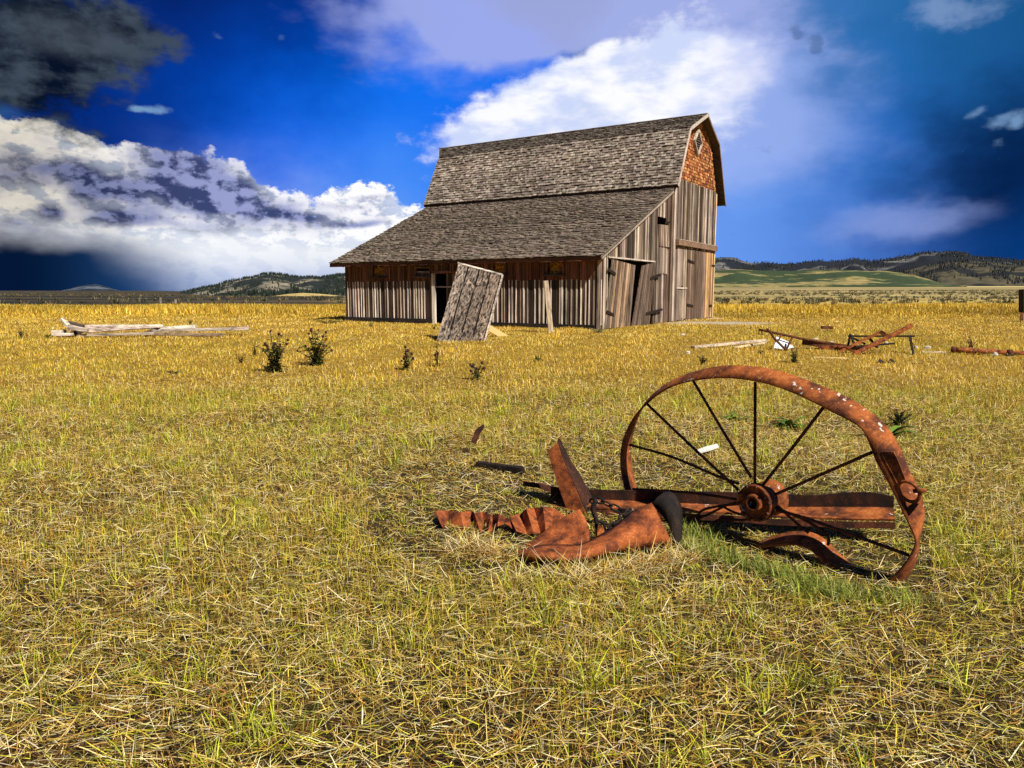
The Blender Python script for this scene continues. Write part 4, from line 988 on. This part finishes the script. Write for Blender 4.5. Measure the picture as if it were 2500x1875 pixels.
for nm, a, b, w in (('top_bar', (1108, 619, 16.6), (1526, 619, 16.2), .038), ('leg', (1122, 608, 16.6), (1105, 692, 16.5), .04), ('leg', (1128, 612, 16.5), (1150, 690, 16.3), .04), ('leg', (1494, 622, 16.2), (1522, 758, 15.4), .04), ('leg', (1500, 622, 16.2), (1510, 690, 16.2), .03),
                     ('brace', (1132, 628, 16.6), (1215, 668, 16.6), .035), ('brace', (1240, 630, 16.5), (1290, 690, 16.6), .04), ('rail', (1108, 688, 16.5), (1400, 665, 16.7), .04)):
    mb = MB(); mb.bar(S6(*a), S6(*b), w, w); child(mb, nm, M_IRON, tf)
def angle(label, a, b, w):
    P0, P1 = S6(*a), S6(*b); o = empty('angle_bar', (P0 + P1) / 2); tag(o, label, 'iron bar', 'rusty angle bars leaning on the iron frame')
    mb = MB(); mb.bar(P0, P1, .012, w, (0, 0, 1)); child(mb, 'side_flange', M_RUST, o)
    mb = MB(); mb.bar(P0 + Vector((0, w / 2, w / 2)), P1 + Vector((0, w / 2, w / 2)), w, .012, (0, 0, 1)); child(mb, 'top_flange', M_RUST, o)
angle('long thick rusty angle bar rising to the right over the scrap', (1145, 735, 15.9), (1512, 553, 15.9), .075)
angle('thinner rusty angle bar crossing behind the thick one', (1045, 722, 16.2), (1318, 592, 16.2), .045)
plank6('short rusty strip joining the two angle bars', (1308, 590), (1362, 622), 16.1, 16.0, .03, .08, (.3, .1, .04), 'iron strip', 'iron_strip', M_RUST)
plank6('loose rusty strap near the foot of the angle bars', (1090, 690), (1150, 720), 15.9, 15.8, .05, .03, (.3, .1, .04), 'iron strip', 'iron_strip', M_RUST)
gx0, gx1 = S6(1770, 704, 16.3), S6(2330, 738, 15.6)
pi_ = empty('rusty_pipe', (gx0 + gx1) / 2); tag(pi_, 'thick rusty pipe lying in grass at the right edge', 'pipe')
mb = MB(); mb.tube(along(gx0, gx1, 8), .060, 14); child(mb, 'pipe', M_RUST, pi_, True)
mb = MB(); c0 = gx0.lerp(gx1, .61); dd = (gx1 - gx0).normalized(); mb.tube([c0, c0 + dd * .10], .078, 14); child(mb, 'collar', M_RUSTD, pi_, True)
mb = MB(); mb.tube([gx0 - dd * .05, gx0 + dd * .04], .072, 14); child(mb, 'end_collar', M_RUSTD, pi_, True)
plank6('dark thin bar lying under the thick rusty pipe', (1850, 735), (2110, 752), 15.9, 15.7, .06, .06, (.1, .05, .03), 'bar', 'iron_bar', M_RUSTD)
plank6('dark block propping the rusty pipe', (2112, 770), (2114, 735), 15.7, 15.7, .16, .16, (.04, .03, .03), 'block', 'iron_block', M_IRON)
scrap('ploughshare', 'left of two small black pointed shares behind the wheel', 'share', [Z6(1284, 803), Z6(1300, 766), Z6(1352, 798)], [14.2, 14.4, 14.3], .05, M_IRON)
scrap('ploughshare', 'right of two small black pointed shares behind the wheel', 'share', [Z6(1352, 798), Z6(1370, 764), Z6(1412, 792)], [14.3, 14.5, 14.4], .05, M_IRON)
plank6('short dark bar lying right of the two black shares', (1490, 795), (1592, 800), 14.2, 14.1, .05, .05, (.03, .02, .02), 'bar', 'iron_bar', M_IRON)
plank6('small dark bar alone in grass beyond the scrap', (938, 564), (1012, 566), 24.0, 24.0, .08, .10, (.05, .03, .02), 'bar', 'iron_bar', M_RUSTD)
plank6('thin straw coloured lath in front of the scrap', (890, 752), (1110, 760), 15.2, 15.0, .05, .03, (.58, .44, .20), 'lath', 'lath')
plank6('long thin lath in grass just behind the wheel top', (1120, 808), (1440, 828), 13.8, 13.2, .04, .03, (.55, .42, .20), 'lath', 'lath')
plank6('pale thin lath at the right under the pipe', (1860, 850), (2230, 868), 12.8, 12.3, .04, .03, (.60, .48, .24), 'lath', 'lath')
plank6('grey lath among stones right of the iron frame', (1570, 718), (1720, 722), 16.2, 16.1, .05, .04, (.45, .38, .30), 'lath', 'lath')
def stone(label, x, y, s, col):
    p = onground(*Z6(x, y)); bm = bmesh.new(); bmesh.ops.create_icosphere(bm, subdivisions=2, radius=1); r = random.Random(x)
    ph = [r.uniform(0, 6) for _ in range(6)]
    for v in bm.verts:
        k = 1 + .16 * math.sin(v.co.x * 3 + ph[0]) + .14 * math.sin(v.co.y * 4 + ph[1]) + .1 * math.sin(v.co.z * 5 + ph[2]); v.co = Vector((v.co.x * s * k, v.co.y * s * .8 * k, v.co.z * s * .62 * k))
    me = bpy.data.meshes.new('stone'); bm.to_mesh(me); bm.free(); a = me.color_attributes.new('col', 'FLOAT_COLOR', 'POINT')
    for d in a.data: d.color = (*col, 1)
    o = new_obj('stone', me, M_ATTR); o.location = p + Vector((0, 0, s * .3)); tag(o, label, 'stone', 'pale stones in the grass around the scrap')
for lab, x, y, s in (('pale stone in front of the barn sill left of the long board', 70, 615, .06), ('pale stone at the left tip of the long grey board', 142, 692, .06), ('pale stone in grass below the long grey board', 100, 728, .06),
                     ('pale stone behind the sloping bar frame', 905, 642, .06), ('pale stone left of the iron frame', 1000, 660, .06), ('pale stone under the thick angle bar', 1350, 668, .06), ('pale stone right of the iron frame leg', 1535, 690, .06), ('small pale stone between frame and pipe', 1600, 700, .09), ('pale stone lying by the pipe collar', 2030, 740, .07)):
    stone(lab, x, y, s, jit((.50, .44, .36), .2))

# ------------------------------------------------------------------ posts
def post(label, px, ytop, ybot, Y, w, col, lean=0.0, name='fence_post', up=None):
    b_, t_ = atY(px, ybot, Y), atY(px + lean, ytop, Y); c = b_.copy(); mb = MB(); mb.bar(b_ - c - Vector((0, 0, .3)), t_ - c, w, w, (0, 1, 0), col)
    o = mb.build(name, M_LUMBERV, None, False, w * .1); o.location = c; return tag(o, label, 'post')
M_LUMBERV = wood('grey_post', (30, 30, 3), .35, 1.7)
po.data.materials[0] = M_LUMBERV
post('thin grey fence post far off in the golden field', 392, 727, 742, 78, .17, (.22, .19, .16))
post('short leaning fence post right of the thin grey one', 430, 731, 742, 78, .20, (.30, .25, .20), -1)
post('stub of a fence rail leaning beside the short fence post', 418, 738, 742, 78, .12, (.25, .21, .17), 5)
rp_ = empty('edge_post', onground(2501, 789)); tag(rp_, 'post with black upper half and pale foot at right edge', 'post')
pb, pm, pt_ = atY(2502, 790, 31.0), atY(2502, 762, 31.0), atY(2502, 706, 31.0)
mb = MB(); mb.bar(pb, pm, .26, .26, (0, 1, 0), (.62, .38, .26)); child(mb, 'foot', M_LUMBERV, rp_)
mb = MB(); mb.bar(pm, pt_, .31, .31, (0, 1, 0), (.03, .024, .02)); child(mb, 'shaft', M_LUMBERV, rp_)

# ------------------------------------------------------------------ weeds and thistles
def thistle(label, px, pybase, pytop, spread, stems, leaves, seed, cat='thistle', head=True, col=(.075, .085, .024), group=None, headcol=(.055, .020, .018), dens=1.0):
    r = random.Random(seed); b_ = onground(px, pybase); d = b_.y; H = (pybase - pytop) * d / F_PX * 1.02; S = spread * d / F_PX
    o = empty('thistle' if head else 'weed', b_); tag(o, label, cat, group); ms, ml, mh = MB(), MB(), []
    for k in range(stems):
        a = r.uniform(0, 6.28); q = math.sqrt(r.uniform(0, 1)) * S; h = H * r.uniform(.5, 1.1) * (1 - .25 * q / max(S, .01))
        tip = Vector((math.cos(a) * q, math.sin(a) * q * .8, h)); midp = Vector((tip.x * .35, tip.y * .35, h * .5)); root = Vector((tip.x * .12, tip.y * .12, -.03))
        cr = catmull([root, midp, tip], 6); ms.tube(cr, [.010 * (1 - .6 * i / (len(cr) - 1)) for i in range(len(cr))], 5, jit(col, .3))
        for j in range(int(leaves * dens * .5)):
            t = r.uniform(.08, .97); p = cr[min(int(t * len(cr)), len(cr) - 1)]; an = r.uniform(0, 6.28); ln = r.uniform(.04, .11) * (1.15 - t * .6) * (H / .6 + .4); w = ln * r.uniform(.16, .3); el_ = r.uniform(-.3, .9)
            dv = Vector((math.cos(an) * math.cos(el_), math.sin(an) * math.cos(el_), math.sin(el_))); sd = dv.cross(Vector((0, 0, 1))).normalized() * w; dr = Vector((0, 0, -ln * .25))
            c = jit(r.choice([col, tuple(v * 1.6 for v in col), (.09, .075, .025), tuple(v * .6 for v in col)]), .3)
            ml.add([p, p + dv * ln * .5 + sd, p + dv * ln + dr, p + dv * ln * .5 - sd], [(0, 1, 2), (0, 2, 3)], c)
        if head and r.random() < .8: mh.append((tip, r.uniform(.016, .028)))
    child_l = lambda mb, nm, mt: mb.build(nm, mt, o)
    child_l(ms, 'stem', M_LEAF); child_l(ml, 'foliage', M_LEAF)
    for p, s in mh[:14]:
        mb = MB(); mb.lathe(p - Vector((0, 0, s)), (r.uniform(-.3, .3), r.uniform(-.3, .3), 1), [(0, s * .3), (s * .5, s), (s * 1.3, s * 1.05), (s * 2.0, s * .75), (s * 2.3, 0)], 8, jit(headcol, .3)); child_l(mb, 'seed_head', M_ATTR)
    return o
GT = 'dark thistles in the golden grass before the barn'
thistle('tall leafy thistle bush, left of the two biggest', 672, 908, 806, 42, 22, 30, 1, group=GT)
thistle('broad thistle bush, right of the two biggest', 772, 893, 800, 45, 24, 30, 2, group=GT)
thistle('low dark foliage at the foot of the left thistle bush', 655, 908, 880, 26, 12, 22, 3, cat='weed', head=False)
thistle('thin dark stem weed up-left of the thistle bushes', 622, 870, 833, 8, 5, 16, 4, cat='weed', head=False, col=(.05, .04, .018))
thistle('brown withered weed left of the thistle bushes', 588, 886, 858, 14, 7, 12, 5, cat='weed', head=False, col=(.085, .045, .02))
thistle('lone bushy thistle between the thistle pair and the leaning panel', 992, 905, 846, 18, 12, 24, 6, group=GT)
thistle('slim thistle stalk just left of the leaning panel', 1068, 895, 828, 8, 5, 18, 7, group=GT)
thistle('sparse thistle below the leaning panel', 1165, 928, 872, 20, 9, 18, 8, group=GT)
thistle('small dark weed below the wooden post', 1313, 884, 862, 10, 7, 18, 9, cat='weed', head=False)
thistle('flat dark weed alone in the open grass at left', 425, 914, 902, 22, 14, 18, 10, cat='weed', head=False)
thistle('dark weed tuft left of the timber heap', 52, 824, 803, 13, 10, 22, 11, cat='weed', head=False)
thistle('dark weed tuft touching the left end of the timber heap', 115, 824, 810, 12, 8, 20, 12, cat='weed', head=False)
thistle('dark weed sprouting behind the middle of the timber heap', 465, 793, 777, 9, 8, 20, 13, cat='weed', head=False)
thistle('low green weeds at the left foot of the barn', 800, 790, 778, 45, 26, 18, 14, cat='weed', head=False, col=(.07, .085, .02))
thistle('green weed sprouting at the barn foundation beam', 905, 797, 783, 10, 8, 14, 15, cat='weed', head=False, col=(.14, .16, .03))
thistle('green weed beside the barn doorway', 1060, 803, 788, 14, 9, 14, 16, cat='weed', head=False, col=(.09, .10, .025))
thistle('pale weeds at the corner of the barn', 1462, 812, 798, 28, 18, 16, 17, cat='weed', head=False, col=(.20, .19, .09))
thistle('dark weed above the top of the rusty wheel', 1715, 890, 862, 14, 12, 24, 18, cat='weed', head=False)
thistle('dark weed below the white metal sheet', 1938, 885, 848, 14, 12, 22, 19, cat='weed', head=False)
thistle('low weed left of the white metal sheet', 1855, 865, 850, 12, 8, 14, 20, cat='weed', head=False)
thistle('large dark weed clump right of the wheel top', 2192, 1042, 1000, 38, 20, 26, 21, cat='weed', head=False, col=(.030, .040, .014))
thistle('wispy bare twigs rising over the rusty pipe', 2372, 850, 815, 26, 12, 3, 22, cat='twigs', head=False, col=(.16, .10, .035))
def broadleaf(label, px, py, n, ln, seed):
    r = random.Random(seed); b_ = onground(px, py); o = empty('dock_plant', b_); tag(o, label, 'weed', 'green broad-leaved weeds near the wheel'); 
    for k in range(n):
        a = r.uniform(0, 6.28); el_ = r.uniform(.25, 1.0); L_ = ln * r.uniform(.6, 1.15); w = L_ * .13; dv = Vector((math.cos(a), math.sin(a), 0)); sd = Vector((-dv.y, dv.x, 0)); rows = [[], [], []]
        for i in range(6):
            t = i / 5; c = dv * L_ * t * math.cos(el_) + Vector((0, 0, L_ * (t * math.sin(el_) - .45 * t * t))); ww = w * math.sin(math.pi * (.08 + .9 * t)) 
            rows[0].append(c - sd * ww + Vector((0, 0, ww * .35))); rows[1].append(c); rows[2].append(c + sd * ww + Vector((0, 0, ww * .35)))
        mb = MB(); mb.sheet(rows, .002, jit((.13, .22, .03), .3)); mb.build('leaf', M_LEAF, o)
broadleaf('broad-leaved green weed seen between the upright spokes', 1930, 1046, 18, .30, 31)
broadleaf('broad-leaved green weed just right of the wheel rim', 2172, 1066, 11, .34, 32)
broadleaf('small broad-leaved green weed left of the upright spoke', 1800, 1026, 9, .22, 33)

# ------------------------------------------------------------------ grass
def blades(name, P, h, w, az, lean, curve, nseg, cols, taper=1.6, twist=None):
    n = len(P); t = np.linspace(0, 1, nseg + 1)
    dh = np.stack([np.sin(az), np.cos(az), np.zeros(n)], 1); up = np.array([0, 0, 1.0])
    tw = rng.uniform(-.9, .9, n) if twist is None else twist
    side = np.stack([np.cos(az), -np.sin(az), np.zeros(n)], 1) * np.cos(tw)[:, None] + up * np.sin(tw)[:, None] * .5
    V = np.zeros((n, 2 * nseg + 1, 3), np.float32); c = P.copy()
    for i in range(nseg + 1):
        if i:
            th = lean + curve * (t[i] + t[i - 1]) / 2; st = h / nseg
            c = c + (np.sin(th)[:, None] * dh + np.cos(th)[:, None] * up) * st[:, None]
        ww = w * .5 * (1 - t[i] ** taper)
        if i < nseg: V[:, 2 * i] = c - side * ww[:, None]; V[:, 2 * i + 1] = c + side * ww[:, None]
        else: V[:, 2 * i] = c
    nv = 2 * nseg + 1; b = (np.arange(n) * nv)[:, None]
    quads = np.concatenate([[2 * i, 2 * i + 1, 2 * i + 3, 2 * i + 2] for i in range(nseg - 1)] + [[2 * nseg - 2, 2 * nseg - 1, 2 * nseg]]).astype(int)
    loops = (b + quads[None]).ravel(); ss = np.array([4 * i for i in range(nseg)]); tot = 4 * (nseg - 1) + 3
    starts = ((np.arange(n) * tot)[:, None] + ss[None]).ravel()
    return V.reshape(-1, 3), loops, starts, np.repeat(cols, nv, 0)
def pack(name, parts, label, cat):
    V, Lp_, St, Cc = [], [], [], []; nv = nl = 0
    for v, l, s, c in parts:
        V.append(v); Lp_.append(l + nv); St.append(s + nl); Cc.append(c); nv += len(v); nl += len(l)
    me = mesh_np(name, np.vstack(V), np.concatenate(Lp_), np.concatenate(St), np.vstack(Cc), True)
    return tag(new_obj(name, me, M_GRASS), label, cat, kind='stuff')
def field(n, d0, d1, power=1.0, half=39.0, margin=1.2):
    """random spots between two distances inside the view, with a margin for a step to the side"""
    u = rng.uniform(0, 1, n); d = (d0 ** (1 + power) + (d1 ** (1 + power) - d0 ** (1 + power)) * u) ** (1 / (1 + power))
    s = rng.uniform(-1, 1, n); x = s * (d * math.tan(R(half)) + margin); y = d
    lx = (x - BP.x) * math.cos(-BYAW) - (y - BP.y) * math.sin(-BYAW); ly = (x - BP.x) * math.sin(-BYAW) + (y - BP.y) * math.cos(-BYAW)
    ok = ~((lx > -L - .02) & (lx < .08) & (ly > -.32) & (ly < WD + .05)) & (((x - WORN.x) / 2.6) ** 2 + ((y - WORN.y) / 1.9) ** 2 + rng.normal(0, .25, len(x)) > .75)
    x, y = x[ok], y[ok]
    return np.stack([x, y, tz(x, y)], 1)
def smoothnoise(P, f, seed):
    r = np.random.default_rng(seed); v = 0
    for k in range(7):
        a = r.uniform(0, 6.28); ff = f * 1.6 ** (k * .55); v = v + np.sin((P[:, 0] * np.cos(a) + P[:, 1] * np.sin(a)) * ff + r.uniform(0, 6.28)) * .62 ** (k * .5)
    return v / 2.2
GOLD = np.array([(.80, .52, .035), (.88, .62, .07), (.70, .40, .022), (.90, .72, .17), (.76, .58, .06), (.52, .26, .015), (.24, .13, .012)])
GREEN = np.array([(.52, .48, .028), (.40, .40, .022), (.64, .56, .045), (.20, .22, .015), (.70, .60, .06), (.11, .115, .012)])
STRAW = np.array([(.84, .66, .24), (.90, .76, .38), (.72, .48, .12), (.58, .34, .07), (.80, .66, .14), (.36, .17, .035), (.92, .82, .52), (.20, .10, .025)])
def pickc(pal, n, vary=.35):
    return pal[rng.integers(0, len(pal), n)] * rng.uniform(1 - vary, 1 + vary * .6, (n, 1)) * rng.uniform(.93, 1.07, (n, 3))
def mixpal(P, g, warm=None):
    """g: share of green per spot"""
    n = len(P); isg = rng.uniform(0, 1, n) < g; c = pickc(GOLD, n); st = rng.uniform(0, 1, n) < .28; c[st] = pickc(STRAW, st.sum()); c[isg] = pickc(GREEN, isg.sum()); return c
def low_near_iron(P):
    """grass is short and beaten down round the rusty ironwork"""
    gx_, gy_ = P[:, 0], P[:, 1]; poly = [onground(*q) for q in ((900, 1150), (1500, 1130), (2270, 1190), (2270, 1455), (2080, 1480), (1760, 1425), (1420, 1425), (1080, 1420), (900, 1330))]
    ins = np.zeros(len(P), bool); m = len(poly)
    for i in range(m):
        a, b = poly[i], poly[(i + 1) % m]; cnd = (a.y > gy_) != (b.y > gy_)
        ins ^= cnd & (gx_ < (b.x - a.x) * (gy_ - a.y) / (b.y - a.y + 1e-9) + a.x)
    return np.where(ins, .30, 1.0)
parts = []
# lying straw and cut hay, close by
P = field(240000, 1.75, 12.0, .10); P = P[rng.uniform(0, 1, len(P)) < 1 - .8 * sstep(6, 12, P[:, 1])]; n = len(P); dn_ = smoothnoise(P, 1.1, 1)
P = P[(low_near_iron(P) > .9) | (rng.uniform(0, 1, n) < .7)]; n = len(P); dn_ = smoothnoise(P, 1.1, 1)
P[:, 2] += np.abs(rng.normal(0, .016, n)) * low_near_iron(P) + .004 + .022 * np.clip(dn_, 0, 1)
d = P[:, 1]; az_ = rng.uniform(0, 6.28, n); az_ = np.where(rng.uniform(0, 1, n) < .45, rng.normal(1.45, .5, n) + np.where(rng.uniform(0, 1, n) < .5, 0, np.pi), az_)
cs = pickc(STRAW, n, .45); gsh = rng.uniform(0, 1, n) < .15 + .12 * np.clip(smoothnoise(P, .8, 9), -1, 1); cs[gsh] = pickc(GREEN, gsh.sum()) * 1.15
straw = [blades('s', P, rng.uniform(.03, .13, n), rng.uniform(.0015, .0038, n) * (1 + np.maximum(d - 3, 0) * .14), az_, rng.normal(1.42, .16, n), rng.normal(.10, .35, n), 3, cs, 5.0)]
pack('hay', straw, 'cut dry hay strewn flat over the near ground', 'hay')
# standing stubble and green blades, close by
P = field(420000, 1.75, 13.0, .15); P = P[rng.uniform(0, 1, len(P)) < 1 - .85 * sstep(7, 13, P[:, 1])]; n = len(P); gn = smoothnoise(P, 1.3, 2); d = P[:, 1]
keep = rng.uniform(0, 1, n) < .68 + .42 * gn; P = P[keep]; n = len(P); gn = gn[keep]; d = P[:, 1]
parts.append(blades('a', P, low_near_iron(P) * rng.uniform(.03, .095, n) * (1 + .25 * gn), rng.uniform(.0016, .0036, n) * (1 + np.maximum(d - 3, 0) * .13), rng.uniform(0, 6.28, n), np.abs(rng.normal(.22, .30, n)), rng.normal(.6, .5, n), 2, mixpal(P, np.clip(.30 + .32 * gn, .05, .75))))
# green tufts
T = field(950, 1.8, 10.0, .5); k = 26; C_ = np.repeat(T, k, 0); n = len(C_); off = rng.normal(0, .022, (n, 2)); C_[:, :2] += off; C_[:, 2] = tz(C_[:, 0], C_[:, 1])
sc_ = np.repeat(rng.uniform(.5, 1.25, len(T)), k); az_ = np.arctan2(off[:, 0], off[:, 1]) + rng.normal(0, .5, n)
parts.append(blades('t', C_, low_near_iron(C_) * rng.uniform(.06, .20, n) * sc_, rng.uniform(.003, .0065, n), az_, np.abs(rng.normal(.30, .2, n)), rng.normal(.9, .4, n), 4, pickc(GREEN, n, .4) * np.array([.9, 1.05, .9])))
# longer grass in the shade under the wheel and round the ironwork
T0_ = []
for (x0, y0, x1, y1, cnt) in ((1640, 1330, 2090, 1470, 1300), (1900, 1455, 2260, 1478, 500), (1390, 1392, 1680, 1350, 200), (1660, 1300, 1760, 1330, 300)):
    for _ in range(cnt):
        t = rng.uniform(); p = onground(x0 + (x1 - x0) * t, y0 + (y1 - y0) * t); T0_.append((p.x + rng.normal(0, .03), p.y + rng.normal(0, .05), p.z))
C_ = np.array(T0_); n = len(C_)
parts.append(blades('u', C_, rng.uniform(.04, .12, n), rng.uniform(.003, .006, n), rng.uniform(0, 6.28, n), np.abs(rng.normal(.2, .18, n)), rng.normal(.8, .4, n), 4, pickc(np.array([(.25, .32, .04), (.33, .37, .06), (.18, .25, .03), (.45, .43, .11)]), n, .3)))
# hay piled against the shield
T0_ = []
for (x0, y0, x1, y1, cnt, sp) in ((1400, 1428, 1690, 1362, 900, .035), (1110, 1340, 1240, 1365, 500, .05), (1250, 1422, 1420, 1428, 200, .03)):
    for _ in range(cnt):
        t = rng.uniform(); p = onground(x0 + (x1 - x0) * t, y0 + (y1 - y0) * t); T0_.append((p.x + rng.normal(0, sp), p.y + rng.normal(0, sp) - .03, p.z + abs(rng.normal(.02, .02))))
C_ = np.array(T0_); n = len(C_)
parts.append(blades('v', C_, rng.uniform(.08, .22, n), rng.uniform(.002, .0042, n), rng.uniform(0, 6.28, n), rng.normal(1.25, .2, n), rng.normal(.25, .5, n), 4, pickc(STRAW, n, .35), 4))
# the mown field out to the barn
P = field(350000, 6.5, 36.0, .35, margin=1.5); P = P[rng.uniform(0, 1, len(P)) < sstep(6.0, 11, P[:, 1])]; n = len(P); gn = smoothnoise(P, .35, 3); d = P[:, 1]; g2 = smoothnoise(P, 2.2, 4)
parts.append(blades('b', P, rng.uniform(.03, .10, n) * (1 + .4 * g2), rng.uniform(.0045, .0085, n) * (d / 9) ** .85, rng.uniform(0, 6.28, n), np.abs(rng.normal(.35, .35, n)), rng.normal(.6, .5, n), 2,
                    mixpal(P, np.clip(.22 - .012 * (d - 8) + .26 * gn, .03, .6)) * (1 + .22 * g2[:, None])))
# tall straw-gold grass beyond the mown edge
P = field(130000, 34.0, 64.0, .3, margin=3); n = len(P); d = P[:, 1]; gn = smoothnoise(P, .22, 5); edge = 43 + 4 * smoothnoise(P, .15, 6)
tall = sstep(0, 1.5, d - edge); h = rng.uniform(.06, .14, n) * (1 - tall) + rng.uniform(.16, .42, n) * (1 - .35 * sstep(50, 64, d)) * tall * (1 + .3 * gn)
cg = pickc(GOLD, n, .5); cg = cg * (1 + .3 * gn[:, None]); cg[rng.uniform(0, 1, n) < .15] *= .45
parts.append(blades('c', P, h, rng.uniform(.022, .05, n) * (d / 45) ** .8, rng.uniform(0, 6.28, n), np.abs(rng.normal(.18, .2, n)), rng.normal(.5, .4, n), 2, cg))
pack('grass', parts, 'golden and green prairie grass covering the field', 'grass')
# sagebrush beyond
P = field(9000, 62.0, 330.0, .55, margin=5); gn = smoothnoise(P, .05, 7); P = P[(rng.uniform(0, 1, len(P)) < (.5 + .5 * gn) * np.where(P[:, 0] / P[:, 1] < -.2, .35, 1.0))]; k = 16; C_ = np.repeat(P, k, 0); n = len(C_); s_ = np.repeat(rng.uniform(.5, 1.3, len(P)), k)
off = rng.normal(0, .22, (n, 2)) * s_[:, None]; C_[:, :2] += off; C_[:, 2] = tz(C_[:, 0], C_[:, 1])
cb = np.repeat(np.array([(.11, .105, .055), (.16, .14, .07), (.07, .07, .035), (.26, .20, .09)])[rng.integers(0, 4, len(P))], k, 0) * rng.uniform(.6, 1.4, (n, 1))
pack('sagebrush', [blades('d', C_, rng.uniform(.25, .6, n) * s_, rng.uniform(.08, .18, n), np.arctan2(off[:, 0], off[:, 1]), rng.uniform(.1, .7, n), rng.normal(.3, .3, n), 2, cb)], 'grey green sagebrush dotting the plain beyond the golden grass', 'sagebrush')
